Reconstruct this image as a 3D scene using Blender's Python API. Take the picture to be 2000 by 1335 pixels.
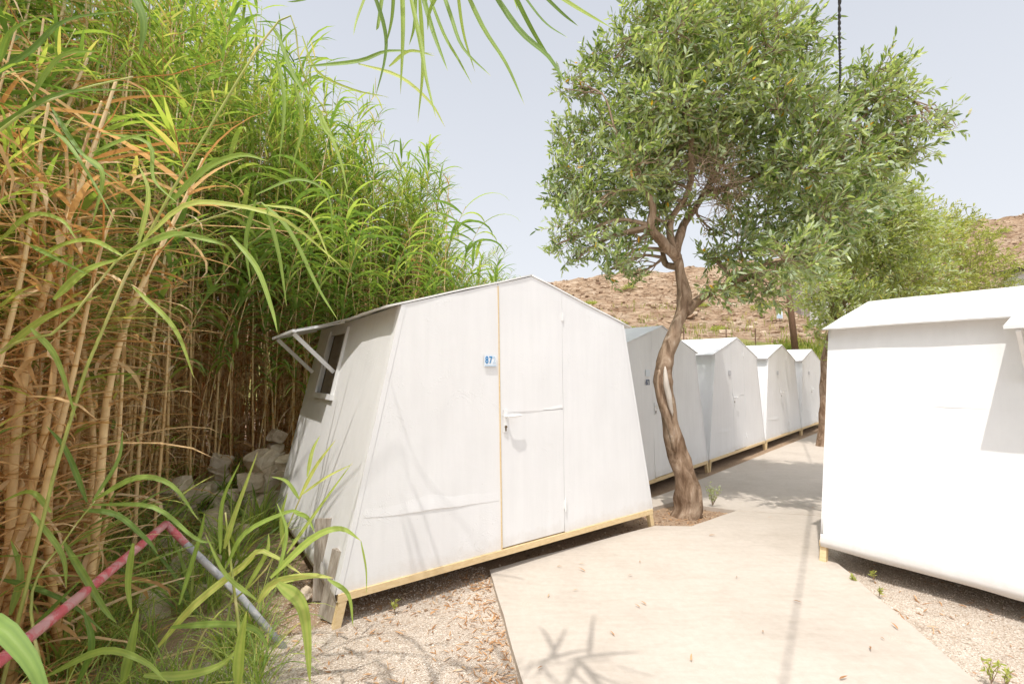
import bpy, math, random
from mathutils import Vector, Matrix, noise
random.seed(7)
scene = bpy.context.scene
for o in list(bpy.data.objects): bpy.data.objects.remove(o)

# ------------------------------------------------------------------ camera
PITCH = math.atan(60/889)
cd = bpy.data.cameras.new('camera'); cam = bpy.data.objects.new('camera', cd)
scene.collection.objects.link(cam); scene.camera = cam
cam.location = (0, 0, 1.5); cam.rotation_euler = (math.pi/2 + PITCH, 0, 0)
cd.lens = 16; cd.sensor_width = 36; cd.clip_start = 0.02; cd.clip_end = 2000

# ------------------------------------------------------------------ light
SUN = Vector((-0.165, -0.40, 1.0)).normalized()          # towards the sun
ELEV = math.asin(SUN.z); AZ = math.atan2(SUN.x, SUN.y)
world = bpy.data.worlds.new('World'); scene.world = world; world.use_nodes = True
wn = world.node_tree; bg = wn.nodes['Background']
sky = wn.nodes.new('ShaderNodeTexSky'); sky.sky_type = 'NISHITA'; sky.sun_disc = False
sky.sun_elevation = ELEV; sky.sun_rotation = AZ
sky.air_density = 1.0; sky.dust_density = 4.0; sky.ozone_density = 1.0
wmix = wn.nodes.new('ShaderNodeMix'); wmix.data_type = 'RGBA'; wmix.inputs[0].default_value = 0.62
wtc = wn.nodes.new('ShaderNodeTexCoord'); wsp = wn.nodes.new('ShaderNodeSeparateXYZ'); wmr = wn.nodes.new('ShaderNodeMapRange')
wn.links.new(wtc.outputs['Generated'], wsp.inputs[0]); wn.links.new(wsp.outputs[2], wmr.inputs[0])
for i_, v_ in ((1, 0.0), (2, 0.75), (3, 0.90), (4, 0.58)): wmr.inputs[i_].default_value = v_
wn.links.new(wmr.outputs[0], wmix.inputs[0])
wmix.inputs[7].default_value = (6.35, 6.5, 7.0, 1)       # thin bright summer haze mixed into the sky
# haze brightened round the sun, high behind the camera, as added fill light
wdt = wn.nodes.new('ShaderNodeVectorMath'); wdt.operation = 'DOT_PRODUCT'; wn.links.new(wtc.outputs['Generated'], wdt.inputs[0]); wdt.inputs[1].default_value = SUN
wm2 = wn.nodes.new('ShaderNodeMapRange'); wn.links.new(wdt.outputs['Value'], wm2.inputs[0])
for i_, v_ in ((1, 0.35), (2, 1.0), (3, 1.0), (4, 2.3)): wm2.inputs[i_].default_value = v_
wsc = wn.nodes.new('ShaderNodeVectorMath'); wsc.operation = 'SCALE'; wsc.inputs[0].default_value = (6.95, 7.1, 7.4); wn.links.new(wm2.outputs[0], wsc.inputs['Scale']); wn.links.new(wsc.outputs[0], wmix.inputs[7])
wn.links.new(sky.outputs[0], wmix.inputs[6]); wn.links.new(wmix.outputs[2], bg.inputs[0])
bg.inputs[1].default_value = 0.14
sl = bpy.data.lights.new('sun', 'SUN'); sl.energy = 3.5; sl.angle = math.radians(0.7); sl.color = (1.0, 0.962, 0.915)
so = bpy.data.objects.new('sun', sl); scene.collection.objects.link(so)
so.rotation_euler = SUN.to_track_quat('Z', 'Y').to_euler()
vs = scene.view_settings; vs.view_transform = 'Standard'; vs.look = 'None'; vs.gamma = 1; vs.exposure = 0.0
scene.cycles.max_bounces = 8; scene.cycles.transmission_bounces = 6; scene.cycles.diffuse_bounces = 5

# ------------------------------------------------------------------ helpers
COL = scene.collection
PI = math.pi
R = random.random
def U(a, b): return a + (b-a)*R()
F_ = Vector((0, math.cos(PITCH), math.sin(PITCH))); U_ = Vector((0, -math.sin(PITCH), math.cos(PITCH))); R_ = Vector((1, 0, 0))
def at(px, py, dep):
    r = R_*((px-1000)/889) + U_*((667.5-py)/889) + F_
    return Vector((0, 0, 1.5)) + r*(dep/r.y)
def gnd(px, py, z=0.0):
    r = R_*((px-1000)/889) + U_*((667.5-py)/889) + F_
    return Vector((0, 0, 1.5)) + r*((z-1.5)/r.z)

class MB:
    def __init__(s): s.v = []; s.f = []; s.t = []; s.m = []; s.tint = 0.5; s.mi = 0
    def add(s, vs, fs, tint=None):
        b = len(s.v); s.v.extend([tuple(p) for p in vs]); s.t.extend([s.tint if tint is None else tint]*len(vs))
        for f in fs: s.f.append(tuple(i+b for i in f)); s.m.append(s.mi)
    def box(s, c, size, rot=None):
        hx, hy, hz = size[0]/2, size[1]/2, size[2]/2
        P = [Vector((x, y, z)) for z in (-hz, hz) for y in (-hy, hy) for x in (-hx, hx)]
        if rot is not None: P = [rot @ p for p in P]
        c = Vector(c); P = [p+c for p in P]
        s.add(P, [(0, 2, 3, 1), (4, 5, 7, 6), (0, 1, 5, 4), (2, 6, 7, 3), (0, 4, 6, 2), (1, 3, 7, 5)])
    def bar(s, a, b, w, h, up=Vector((0, 0, 1))):
        a = Vector(a); b = Vector(b); d = b-a; L = d.length; y = d.normalized()
        x = y.cross(up)
        if x.length < 1e-4: x = y.cross(Vector((1, 0, 0)))
        x.normalize(); z = x.cross(y)
        s.box((a+b)/2, (w, L, h), Matrix((x, y, z)).transposed())
    def tube(s, pts, rad, n=6, tints=None, cap=True, wob=0.0):
        pts = [Vector(p) for p in pts]; m = len(pts)
        if not hasattr(rad, '__len__'): rad = [rad]*m
        t0 = (pts[1]-pts[0]).normalized(); x = t0.orthogonal().normalized(); V = []; T = []
        for i, p in enumerate(pts):
            t = (pts[min(i+1, m-1)]-pts[max(i-1, 0)])
            if t.length < 1e-7: t = t0
            t = t.normalized(); x = (x - t*x.dot(t))
            x = x.normalized() if x.length > 1e-6 else t.orthogonal().normalized()
            y = t.cross(x)
            for k in range(n):
                a = 2*PI*k/n; rr = rad[i]
                if wob: rr *= 1 + wob*noise.noise(Vector((math.cos(a)*1.3, math.sin(a)*1.3, i*0.35)))
                V.append(p + (x*math.cos(a)+y*math.sin(a))*rr); T.append(s.tint if tints is None else tints[i])
        Fs = [(i*n+k, i*n+(k+1) % n, (i+1)*n+(k+1) % n, (i+1)*n+k) for i in range(m-1) for k in range(n)]
        if cap: Fs += [tuple(range(n-1, -1, -1)), tuple(range((m-1)*n, m*n))]
        b = len(s.v); s.v.extend([tuple(p) for p in V]); s.t.extend(T)
        for f in Fs: s.f.append(tuple(i+b for i in f)); s.m.append(s.mi)
    def blade(s, pts, w, nrm, tint=0.5, fold=0.25, prof=None, cols=2):
        """a folded leaf blade swept along pts; cols > 2 gives lengthwise veins"""
        m = len(pts); V = []; T_ = []
        for i, p in enumerate(pts):
            t = (pts[min(i+1, m-1)]-pts[max(i-1, 0)]).normalized()
            sd = t.cross(nrm)
            if sd.length < 1e-3: sd = t.orthogonal()
            sd.normalize(); nn = sd.cross(t)
            u = i/(m-1)
            ww = w*0.5*(prof(u) if prof else min(1, 0.35+3.2*u)*(1-u**2.2)**0.8)
            for c in range(cols+1):
                k = 1-2*c/cols; V.append(p+sd*ww*k+nn*ww*fold*abs(k)**.8)
                tt = tint
                if cols > 2:
                    tt = tint+(0.07 if c % 2 else -0.05)+(0.16 if c == cols//2 else 0)
                    if u > .88: tt = max(tt, min(1, (u-.88)*9))
                T_.append(min(1, max(0, tt)))
        n_ = cols+1; Fs = [(i*n_+c, i*n_+c+1, (i+1)*n_+c+1, (i+1)*n_+c) for i in range(m-1) for c in range(cols)]
        b = len(s.v); s.v.extend([tuple(p) for p in V]); s.t.extend(T_)
        for f in Fs: s.f.append(tuple(i+b for i in f)); s.m.append(s.mi)
    def build(s, name, mats, parent=None, smooth=False):
        me = bpy.data.meshes.new(name); me.from_pydata(s.v, [], s.f)
        if not isinstance(mats, (list, tuple)): mats = [mats]
        for m in mats: me.materials.append(m)
        if len(mats) > 1: me.polygons.foreach_set('material_index', s.m)
        at_ = me.attributes.new('tint', 'FLOAT', 'POINT'); at_.data.foreach_set('value', s.t)
        if smooth: me.polygons.foreach_set('use_smooth', [True]*len(s.f))
        me.update()
        o = bpy.data.objects.new(name, me); COL.objects.link(o)
        if parent: o.parent = parent
        return o
def empty(name, loc=(0, 0, 0), rz=0, parent=None):
    o = bpy.data.objects.new(name, None); COL.objects.link(o); o.location = loc; o.rotation_euler = (0, 0, rz)
    o.empty_display_size = 0.2
    if parent: o.parent = parent
    return o
def tag(o, label=None, cat=None, group=None, kind=None):
    if label: o['label'] = label
    if cat: o['category'] = cat
    if group: o['group'] = group
    if kind: o['kind'] = kind
    return o
def copy_tree(o, parent=None):
    c = o.copy(); COL.objects.link(c)
    if parent: c.parent = parent
    for ch in list(o.children): copy_tree(ch, c)
    return c
def catmull(P, n):
    P = [Vector(p) for p in P]; P = [P[0]*2-P[1]] + P + [P[-1]*2-P[-2]]; out = []
    segs = len(P)-3
    for i in range(n+1):
        u = i/n*segs; k = min(int(u), segs-1); t = u-k
        a, b, c, d = P[k:k+4]
        out.append(0.5*((2*b)+(c-a)*t+(2*a-5*b+4*c-d)*t*t+(3*b-a-3*c+d)*t**3))
    return out

# ------------------------------------------------------------------ materials
def mat(name, rough=0.6, spec=0.3):
    m = bpy.data.materials.new(name); m.use_nodes = True; nt = m.node_tree
    b = nt.nodes['Principled BSDF']; b.inputs['Roughness'].default_value = rough
    b.inputs['Specular IOR Level'].default_value = spec
    return m, nt, b
def ramp(nt, src, stops, interp='LINEAR'):
    r = nt.nodes.new('ShaderNodeValToRGB'); nt.links.new(src, r.inputs[0]); e = r.color_ramp.elements
    r.color_ramp.interpolation = interp
    while len(e) < len(stops): e.new(0.5)
    for k, (p, c) in enumerate(stops): e[k].position = p; e[k].color = (*c, 1) if len(c) == 3 else c
    return r.outputs[0]
def coords(nt, scale=(1, 1, 1), obj=True):
    t = nt.nodes.new('ShaderNodeTexCoord'); mp = nt.nodes.new('ShaderNodeMapping'); mp.inputs['Scale'].default_value = scale
    nt.links.new(t.outputs['Object'], mp.inputs[0]); return mp.outputs[0]
def noi(nt, vec, scale, detail=5, rough=0.6, dist=0.0):
    n = nt.nodes.new('ShaderNodeTexNoise'); n.inputs['Scale'].default_value = scale; n.inputs['Detail'].default_value = detail
    n.inputs['Roughness'].default_value = rough; n.inputs['Distortion'].default_value = dist
    nt.links.new(vec, n.inputs['Vector']); return n.outputs['Fac']
def vor(nt, vec, scale, feature='F1', out='Distance', rnd=1.0):
    n = nt.nodes.new('ShaderNodeTexVoronoi'); n.feature = feature; n.inputs['Scale'].default_value = scale
    n.inputs['Randomness'].default_value = rnd
    nt.links.new(vec, n.inputs['Vector']); return n.outputs[out]
def bump(nt, b, h, strength=0.3, dist=0.01, prev=None):
    n = nt.nodes.new('ShaderNodeBump'); n.inputs['Strength'].default_value = strength; n.inputs['Distance'].default_value = dist
    nt.links.new(h, n.inputs['Height'])
    if prev: nt.links.new(prev, n.inputs['Normal'])
    nt.links.new(n.outputs[0], b.inputs['Normal']); return n.outputs[0]
def mix(nt, fac, a, b_, mode='MIX'):
    n = nt.nodes.new('ShaderNodeMix'); n.data_type = 'RGBA'; n.blend_type = mode
    for s, v in ((0, fac), (6, a), (7, b_)):
        if isinstance(v, (int, float)): n.inputs[s].default_value = v
        elif isinstance(v, tuple): n.inputs[s].default_value = (*v, 1)
        else: nt.links.new(v, n.inputs[s])
    return n.outputs[2]
def attr(nt, name='tint'):
    a = nt.nodes.new('ShaderNodeAttribute'); a.attribute_name = name; return a.outputs['Fac']
def mth(nt, op, a, b_=0.0):
    n = nt.nodes.new('ShaderNodeMath'); n.operation = op
    for s, v in ((0, a), (1, b_)):
        if isinstance(v, (int, float)): n.inputs[s].default_value = v
        else: nt.links.new(v, n.inputs[s])
    return n.outputs[0]

def m_white(name, tone=(0.80, 0.795, 0.785), dirt=0.12):
    m, nt, b = mat(name, 0.55, 0.25)
    v = coords(nt)
    big = noi(nt, v, 1.6, 6, 0.6)
    streak = noi(nt, coords(nt, (9, 9, 0.8)), 1.5, 5, 0.65)
    d = mth(nt, 'MULTIPLY', big, streak)
    c = ramp(nt, d, [(0.12, tuple(x*(1-dirt) for x in tone)), (0.34, tone)])
    spk = ramp(nt, vor(nt, v, 9.0), [(0.018, (0.55, 0.52, 0.48)), (0.03, (1, 1, 1))])
    c = mix(nt, 0.5, c, spk, 'MULTIPLY')
    tc = nt.nodes.new('ShaderNodeTexCoord'); sx = nt.nodes.new('ShaderNodeSeparateXYZ'); nt.links.new(tc.outputs['Object'], sx.inputs[0])
    sp_ = mth(nt, 'ADD', sx.outputs[2], mth(nt, 'MULTIPLY', noi(nt, v, 7, 6, 0.75), -0.28))
    c = mix(nt, mth(nt, 'MULTIPLY', ramp(nt, sp_, [(0.02, (1, 1, 1)), (0.13, (0, 0, 0))]), 0.30), c, (0.52, 0.44, 0.35))
    nt.links.new(c, b.inputs['Base Color'])
    p = bump(nt, b, noi(nt, v, 3, 5, 0.55, 0.6), 0.12, 0.02)
    p = bump(nt, b, noi(nt, coords(nt, (1, 1, 6)), 30, 4, 0.6), 0.18, 0.003, p)
    p = bump(nt, b, noi(nt, v, 160, 2), 0.12, 0.001, p)
    wr = ramp(nt, noi(nt, v, 4.5, 4, 0.6, 1.5), [(0.585, (0, 0, 0)), (0.60, (1, 1, 1)), (0.615, (0, 0, 0))])
    wm = ramp(nt, noi(nt, v, 1.9, 2, 0.5), [(0.50, (0, 0, 0)), (0.60, (1, 1, 1))])
    bump(nt, b, mix(nt, 1.0, wr, wm, 'MULTIPLY'), 0.30, 0.004, p)
    return m
def m_leaf(name, stops, trans=0.35, rough=0.45, spec=0.4, back=None, tcol=None):
    m = bpy.data.materials.new(name); m.use_nodes = True; nt = m.node_tree
    b = nt.nodes['Principled BSDF']; b.inputs['Roughness'].default_value = rough; b.inputs['Specular IOR Level'].default_value = spec
    c = ramp(nt, attr(nt), stops)
    vn = noi(nt, coords(nt), 14, 3)
    c = mix(nt, 0.35, c, ramp(nt, vn, [(0.3, (0.6, 0.6, 0.55)), (0.7, (1.25, 1.25, 1.2))]), 'MULTIPLY')
    cc = c
    if back:
        g = nt.nodes.new('ShaderNodeNewGeometry'); cc = mix(nt, g.outputs['Backfacing'], c, back)
    nt.links.new(cc, b.inputs['Base Color'])
    tr = nt.nodes.new('ShaderNodeBsdfTranslucent')
    nt.links.new(mix(nt, 1.0, c, tcol or (1.38, 1.45, 0.68), 'MULTIPLY'), tr.inputs[0])
    ms = nt.nodes.new('ShaderNodeMixShader'); ms.inputs[0].default_value = trans
    nt.links.new(b.outputs[0], ms.inputs[1]); nt.links.new(tr.outputs[0], ms.inputs[2])
    nt.links.new(ms.outputs[0], nt.nodes['Material Output'].inputs[0])
    return m
M = {}
M['white'] = m_white('white_paint', (0.775, 0.772, 0.767), 0.06)
M['white_old'] = m_white('white_paint_old', (0.82, 0.817, 0.812), 0.08)
M['roofw'] = m_white('white_roof', (0.82, 0.815, 0.80), 0.06)
def m_simple(name, c1, c2, scale=8, sc=(1, 1, 1), rough=0.6, bs=0.2, bd=0.005, spec=0.3, metal=0):
    m, nt, b = mat(name, rough, spec); v = coords(nt, sc)
    n = noi(nt, v, scale, 6, 0.65, 0.4); nt.links.new(ramp(nt, n, [(0.3, c1), (0.7, c2)]), b.inputs['Base Color'])
    b.inputs['Metallic'].default_value = metal
    bump(nt, b, n, bs, bd); return m
M['pine'] = m_simple('raw_pine', (0.62, 0.45, 0.23), (0.76, 0.60, 0.36), 10, (2, 2, 8))
M['oldwood'] = m_simple('weathered_wood', (0.20, 0.16, 0.12), (0.46, 0.41, 0.35), 9, (6, 6, 1), 0.8, 0.6)
M['dark'] = m_simple('dark_gap', (0.03, 0.025, 0.02), (0.07, 0.05, 0.04))
M['screen'] = m_simple('brown_blind', (0.19, 0.16, 0.13), (0.26, 0.225, 0.185), 5, (20, 1, 1), 0.8)
M['brass'] = m_simple('key_hole', (0.10, 0.07, 0.04), (0.18, 0.13, 0.08), 40)
M['metalw'] = m_simple('painted_handle', (0.75, 0.75, 0.74), (0.82, 0.82, 0.81), 20, rough=0.3, spec=0.5)
M['blue'] = m_simple('blue_digits', (0.02, 0.16, 0.42), (0.05, 0.26, 0.52), 40)
M['bluepale'] = m_simple('faded_blue', (0.42, 0.55, 0.68), (0.58, 0.66, 0.74), 40)
M['navy'] = m_simple('navy_digits', (0.05, 0.08, 0.14), (0.09, 0.12, 0.2), 40)
M['plate'] = m_simple('number_plate', (0.68, 0.75, 0.82), (0.80, 0.82, 0.83), 30)
M['smudge'] = m_simple('faded_mark', (0.42, 0.42, 0.44), (0.62, 0.62, 0.63), 60)
M['cable'] = m_simple('black_cable', (0.02, 0.02, 0.025), (0.07, 0.07, 0.08), 60, rough=0.4)
M['pole'] = m_simple('brown_pole', (0.13, 0.075, 0.045), (0.24, 0.14, 0.09), 6, (8, 8, 1), 0.85)
M['rust'] = m_simple('rusty_iron', (0.12, 0.06, 0.04), (0.22, 0.13, 0.09), 20)
M['ruin'] = m_simple('grey_stone_wall', (0.22, 0.18, 0.16), (0.42, 0.36, 0.32), 5, rough=0.9, bs=0.8, bd=0.06)
# red pipe with the paint worn
def m_pipe(name, c, worn):
    m, nt, b = mat(name, 0.5, 0.4); v = coords(nt)
    n = noi(nt, v, 14, 8, 0.7, 0.5)
    c0 = ramp(nt, n, [(0.44, c), (0.54, worn)]); nt.links.new(c0, b.inputs['Base Color']); bump(nt, b, n, 0.3, 0.003); return m
M['redpipe'] = m_pipe('worn_red_paint', (0.52, 0.10, 0.12), (0.52, 0.27, 0.27))
M['greypipe'] = m_pipe('galvanised_grey', (0.36, 0.37, 0.40), (0.50, 0.49, 0.49))
# gravel
def m_gravel():
    m, nt, b = mat('gravel', 0.9, 0.15); v = coords(nt)
    n1 = vor(nt, v, 150, 'F1', 'Color'); d = vor(nt, v, 150)
    sep = nt.nodes.new('ShaderNodeSeparateColor'); nt.links.new(n1, sep.inputs[0])
    c = ramp(nt, sep.outputs[0], [(0.0, (0.34, 0.27, 0.21)), (0.2, (0.49, 0.41, 0.33)), (0.6, (0.57, 0.49, 0.41)), (0.85, (0.66, 0.59, 0.51)), (1.0, (0.74, 0.69, 0.62))])
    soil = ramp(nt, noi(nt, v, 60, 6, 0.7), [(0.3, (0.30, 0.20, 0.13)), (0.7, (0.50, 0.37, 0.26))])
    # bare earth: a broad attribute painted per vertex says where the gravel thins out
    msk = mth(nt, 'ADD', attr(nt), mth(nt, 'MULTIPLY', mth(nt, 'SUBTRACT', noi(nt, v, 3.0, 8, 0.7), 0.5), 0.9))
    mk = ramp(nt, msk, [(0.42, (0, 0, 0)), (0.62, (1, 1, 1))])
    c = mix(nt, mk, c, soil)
    c = mix(nt, 0.6, c, ramp(nt, noi(nt, v, 2.2, 6, 0.6), [(0.25, (0.72, 0.66, 0.60)), (0.65, (1.05, 1.03, 1.0))]), 'MULTIPLY')
    nt.links.new(c, b.inputs['Base Color'])
    p = bump(nt, b, d, 0.9, 0.006); bump(nt, b, noi(nt, v, 25, 6, 0.7), 0.5, 0.02, p)
    return m
M['gravel'] = m_gravel()
def m_concrete():
    m, nt, b = mat('path_concrete', 0.75, 0.2); v = coords(nt)
    c = ramp(nt, noi(nt, v, 1.3, 8, 0.62, 0.6), [(0.25, (0.46, 0.40, 0.34)), (0.48, (0.52, 0.46, 0.395)), (0.75, (0.555, 0.495, 0.43))])
    fine = ramp(nt, noi(nt, v, 22, 6, 0.75), [(0.3, (0.86, 0.85, 0.83)), (0.7, (1.04, 1.04, 1.04))])
    c = mix(nt, 0.7, c, fine, 'MULTIPLY')
    st = ramp(nt, vor(nt, v, 3.1), [(0.012, (0.55, 0.42, 0.30)), (0.03, (1, 1, 1))])
    c = mix(nt, 0.5, c, st, 'MULTIPLY')
    br = ramp(nt, noi(nt, coords(nt, (1.0, 5.0, 1)), 3.0, 6, 0.7, 0.8), [(0.35, (0.88, 0.87, 0.85)), (0.55, (1, 1, 1))])
    c = mix(nt, 0.6, c, br, 'MULTIPLY')
    sand = ramp(nt, noi(nt, v, 2.6, 8, 0.72, 0.4), [(0.56, (0, 0, 0)), (0.70, (1, 1, 1))])
    c = mix(nt, mth(nt, 'MULTIPLY', sand, 0.55), c, ramp(nt, noi(nt, v, 150, 3, 0.7), [(0.35, (0.38, 0.30, 0.23)), (0.6, (0.62, 0.55, 0.47))]))
    nt.links.new(c, b.inputs['Base Color'])
    p = bump(nt, b, noi(nt, v, 4, 8, 0.6, 0.5), 0.25, 0.02); bump(nt, b, noi(nt, v, 90, 4), 0.15, 0.002, p); return m
M['path'] = m_concrete()
def m_hill():
    m, nt, b = mat('hill_rock', 0.95, 0.1)
    v = coords(nt, (1, 1, 2.2))
    n = noi(nt, v, 0.35, 8, 0.65, 0.6)
    c = ramp(nt, n, [(0.25, (0.26, 0.17, 0.105)), (0.5, (0.44, 0.32, 0.215)), (0.7, (0.58, 0.47, 0.35))])
    cr = vor(nt, coords(nt, (0.7, 0.7, 2.4)), 1.1, 'DISTANCE_TO_EDGE')
    c = mix(nt, 0.75, c, ramp(nt, cr, [(0.0, (0.45, 0.34, 0.28)), (0.07, (1, 1, 1))]), 'MULTIPLY')
    vc = vor(nt, coords(nt, (0.8, 0.8, 2.2)), 1.8, 'F1', 'Color'); sp = nt.nodes.new('ShaderNodeSeparateColor'); nt.links.new(vc, sp.inputs[0])
    c = mix(nt, 0.6, c, ramp(nt, sp.outputs[0], [(0, (0.72, 0.66, 0.6)), (1, (1.25, 1.22, 1.2))]), 'MULTIPLY')
    # scrub: dry grass tone low on the slope (attribute) and in patches
    g = ramp(nt, noi(nt, v, 1.2, 6, 0.7), [(0.35, (0.20, 0.22, 0.06)), (0.65, (0.42, 0.38, 0.14))])
    ms = mth(nt, 'ADD', attr(nt), mth(nt, 'MULTIPLY', mth(nt, 'SUBTRACT', noi(nt, v, 0.5, 6, 0.7), 0.5), 1.3))
    c = mix(nt, ramp(nt, ms, [(0.50, (0, 0, 0)), (0.66, (1, 1, 1))]), c, g)
    nt.links.new(c, b.inputs['Base Color'])
    p = bump(nt, b, cr, 0.8, 0.5); bump(nt, b, noi(nt, v, 3, 8, 0.75), 0.9, 0.3, p)
    return m
M['hill'] = m_hill()
def m_rock():
    m, nt, b = mat('field_stone', 0.9, 0.15); v = coords(nt)
    c = ramp(nt, noi(nt, v, 5, 8, 0.7, 0.4), [(0.25, (0.46, 0.33, 0.21)), (0.5, (0.74, 0.62, 0.47)), (0.75, (0.87, 0.79, 0.67))])
    nt.links.new(c, b.inputs['Base Color']); bump(nt, b, noi(nt, v, 14, 8, 0.75), 0.9, 0.03); return m
M['rock'] = m_rock()
def m_bark():
    m, nt, b = mat('smooth_bark', 0.85, 0.15); v = coords(nt, (1, 1, 0.35))
    n = noi(nt, v, 9, 8, 0.7, 1.2)
    c = ramp(nt, n, [(0.28, (0.075, 0.05, 0.035)), (0.43, (0.22, 0.155, 0.105)), (0.58, (0.37, 0.285, 0.21)), (0.74, (0.56, 0.49, 0.42))])
    n2 = noi(nt, coords(nt, (1, 1, 0.6)), 3.0, 5, 0.6)
    c = mix(nt, 0.8, c, ramp(nt, n2, [(0.35, (0.66, 0.54, 0.45)), (0.6, (1.12, 1.06, 1.0))]), 'MULTIPLY')
    # pale scar of dead wood where the attribute is high
    c = mix(nt, ramp(nt, attr(nt), [(0.75, (0, 0, 0)), (0.9, (1, 1, 1))]), c, (0.58, 0.52, 0.45))
    nt.links.new(c, b.inputs['Base Color']); p = bump(nt, b, n, 0.9, 0.02); bump(nt, b, noi(nt, coords(nt, (1, 1, 0.2)), 40, 6, 0.7), 0.7, 0.008, p); return m
M['bark'] = m_bark()
M['twig'] = m_simple('bare_twig', (0.22, 0.15, 0.10), (0.40, 0.29, 0.20), 20)
M['leaf'] = m_leaf('tree_leaf', [(0, (0.10, 0.165, 0.045)), (0.4, (0.29, 0.37, 0.12)), (0.85, (0.55, 0.61, 0.28)), (0.96, (0.60, 0.65, 0.32)), (0.99, (0.75, 0.42, 0.03))], 0.35, 0.38, 0.45, back=(0.42, 0.49, 0.32))
M['leaf_m'] = m_leaf('light_tree_leaf', [(0, (0.16, 0.22, 0.05)), (0.4, (0.34, 0.41, 0.12)), (0.9, (0.52, 0.57, 0.22)), (1, (0.64, 0.58, 0.2))], 0.38, 0.4, 0.4, back=(0.44, 0.50, 0.30))
M['leaf_y'] = m_leaf('shrub_leaf', [(0, (0.20, 0.24, 0.05)), (0.5, (0.38, 0.42, 0.11)), (1, (0.55, 0.54, 0.18))], 0.35, 0.5, 0.3)
M['leaf_pale'] = m_leaf('tamarisk_leaf', [(0, (0.16, 0.23, 0.09)), (1, (0.32, 0.42, 0.20))], 0.35, 0.6, 0.2)
M['reed'] = m_leaf('reed_leaf', [(0, (0.085, 0.165, 0.050)), (0.4, (0.22, 0.33, 0.085)), (0.7, (0.38, 0.48, 0.12)), (0.9, (0.56, 0.58, 0.19)), (1, (0.68, 0.50, 0.24))], 0.42, 0.5, 0.3)
M['dry'] = m_leaf('dry_reed_leaf', [(0, (0.44, 0.25, 0.10)), (0.45, (0.70, 0.46, 0.22)), (1, (0.83, 0.67, 0.44))], 0.38, 0.7, 0.2, tcol=(1.2, 1.0, 0.7))
def m_cane():
    m, nt, b = mat('reed_stem', 0.45, 0.4); v = coords(nt, (1, 1, 0.5))
    c = ramp(nt, attr(nt), [(0.0, (0.16, 0.085, 0.03)), (0.12, (0.62, 0.38, 0.13)), (0.5, (0.78, 0.58, 0.30)), (0.8, (0.72, 0.62, 0.40)), (0.9, (0.40, 0.44, 0.12)), (1.0, (0.26, 0.36, 0.08))])
    c = mix(nt, 0.6, c, ramp(nt, noi(nt, v, 10, 6, 0.7), [(0.3, (0.60, 0.50, 0.42)), (0.6, (1.1, 1.1, 1.1))]), 'MULTIPLY')
    oi = nt.nodes.new('ShaderNodeObjectInfo')
    c = mix(nt, 0.65, c, ramp(nt, oi.outputs['Random'], [(0, (0.72, 0.60, 0.48)), (0.5, (1.0, 0.95, 0.9)), (1, (1.15, 1.15, 1.2))]), 'MULTIPLY')
    nt.links.new(c, b.inputs['Base Color']); bump(nt, b, noi(nt, coords(nt, (1, 1, 0.05)), 120, 3), 0.3, 0.003); return m
M['cane'] = m_cane()
M['grass'] = m_leaf('grass_blade', [(0, (0.14, 0.20, 0.03)), (0.6, (0.30, 0.34, 0.06)), (1, (0.52, 0.44, 0.18))], 0.35, 0.6, 0.2)
M['litter'] = m_leaf('fallen_leaf', [(0, (0.33, 0.17, 0.08)), (0.5, (0.52, 0.29, 0.14)), (1, (0.64, 0.45, 0.28))], 0.15, 0.7, 0.2, tcol=(1.1, 0.9, 0.6))

# ------------------------------------------------------------------ terrain
def sm(a, b, x):
    t = max(0, min(1, (x-a)/(b-a))); return t*t*(3-2*t)
# the front edge of the reed bed on plan
BED = [(-1.35, -0.6), (-1.55, 0.9), (-2.10, 1.75), (-2.65, 2.6), (-3.05, 3.5), (-3.25, 4.6), (-3.05, 5.6), (-2.0, 6.25), (-0.8, 7.0), (0.3, 7.8)]
def bed_dist(x, y):
    """signed distance from the reed bed edge, positive inside the bed"""
    best = 1e9; sg = 1
    for (ax, ay), (bx, by) in zip(BED, BED[1:]):
        dx, dy = bx-ax, by-ay; t = max(0, min(1, ((x-ax)*dx+(y-ay)*dy)/(dx*dx+dy*dy)))
        qx, qy = ax+dx*t, ay+dy*t; dd = math.hypot(x-qx, y-qy)
        if dd < best: best = dd; sg = 1 if (dx*(y-qy)-dy*(x-qx)) > 0 else -1
    return best*sg
def gz(x, y):
    z = -0.1*sm(4.6, 6.6, y+0.15*x)
    z += 0.30*sm(-0.35, 0.6, bed_dist(x, y)) if x < 1.5 else 0
    return z
def ground_h(x, y):
    r = math.hypot(x, y)
    return gz(x, y) - 0.03 + 0.012*noise.noise(Vector((x*1.6, y*1.6, 0))) + 0.006*noise.noise(Vector((x*7, y*7, 3)))
mb = MB()
xs = [-120, -60, -30, -18, -12, -9, -7] + [-6+0.12*i for i in range(100)] + [6+0.5*i for i in range(20)] + [18, 24, 40, 80, 140]
ys = [-80, -30, -10, -5, -3] + [-2+0.12*i for i in range(100)] + [10+0.5*i for i in range(14)] + [18]
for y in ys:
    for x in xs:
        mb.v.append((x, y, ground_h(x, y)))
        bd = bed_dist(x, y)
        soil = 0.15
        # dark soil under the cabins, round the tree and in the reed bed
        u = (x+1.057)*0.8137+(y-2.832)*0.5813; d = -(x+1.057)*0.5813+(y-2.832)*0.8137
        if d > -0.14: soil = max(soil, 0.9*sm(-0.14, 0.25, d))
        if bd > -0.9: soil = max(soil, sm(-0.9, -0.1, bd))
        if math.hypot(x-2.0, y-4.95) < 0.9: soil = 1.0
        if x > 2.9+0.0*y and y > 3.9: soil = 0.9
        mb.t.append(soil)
nx = len(xs)
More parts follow.
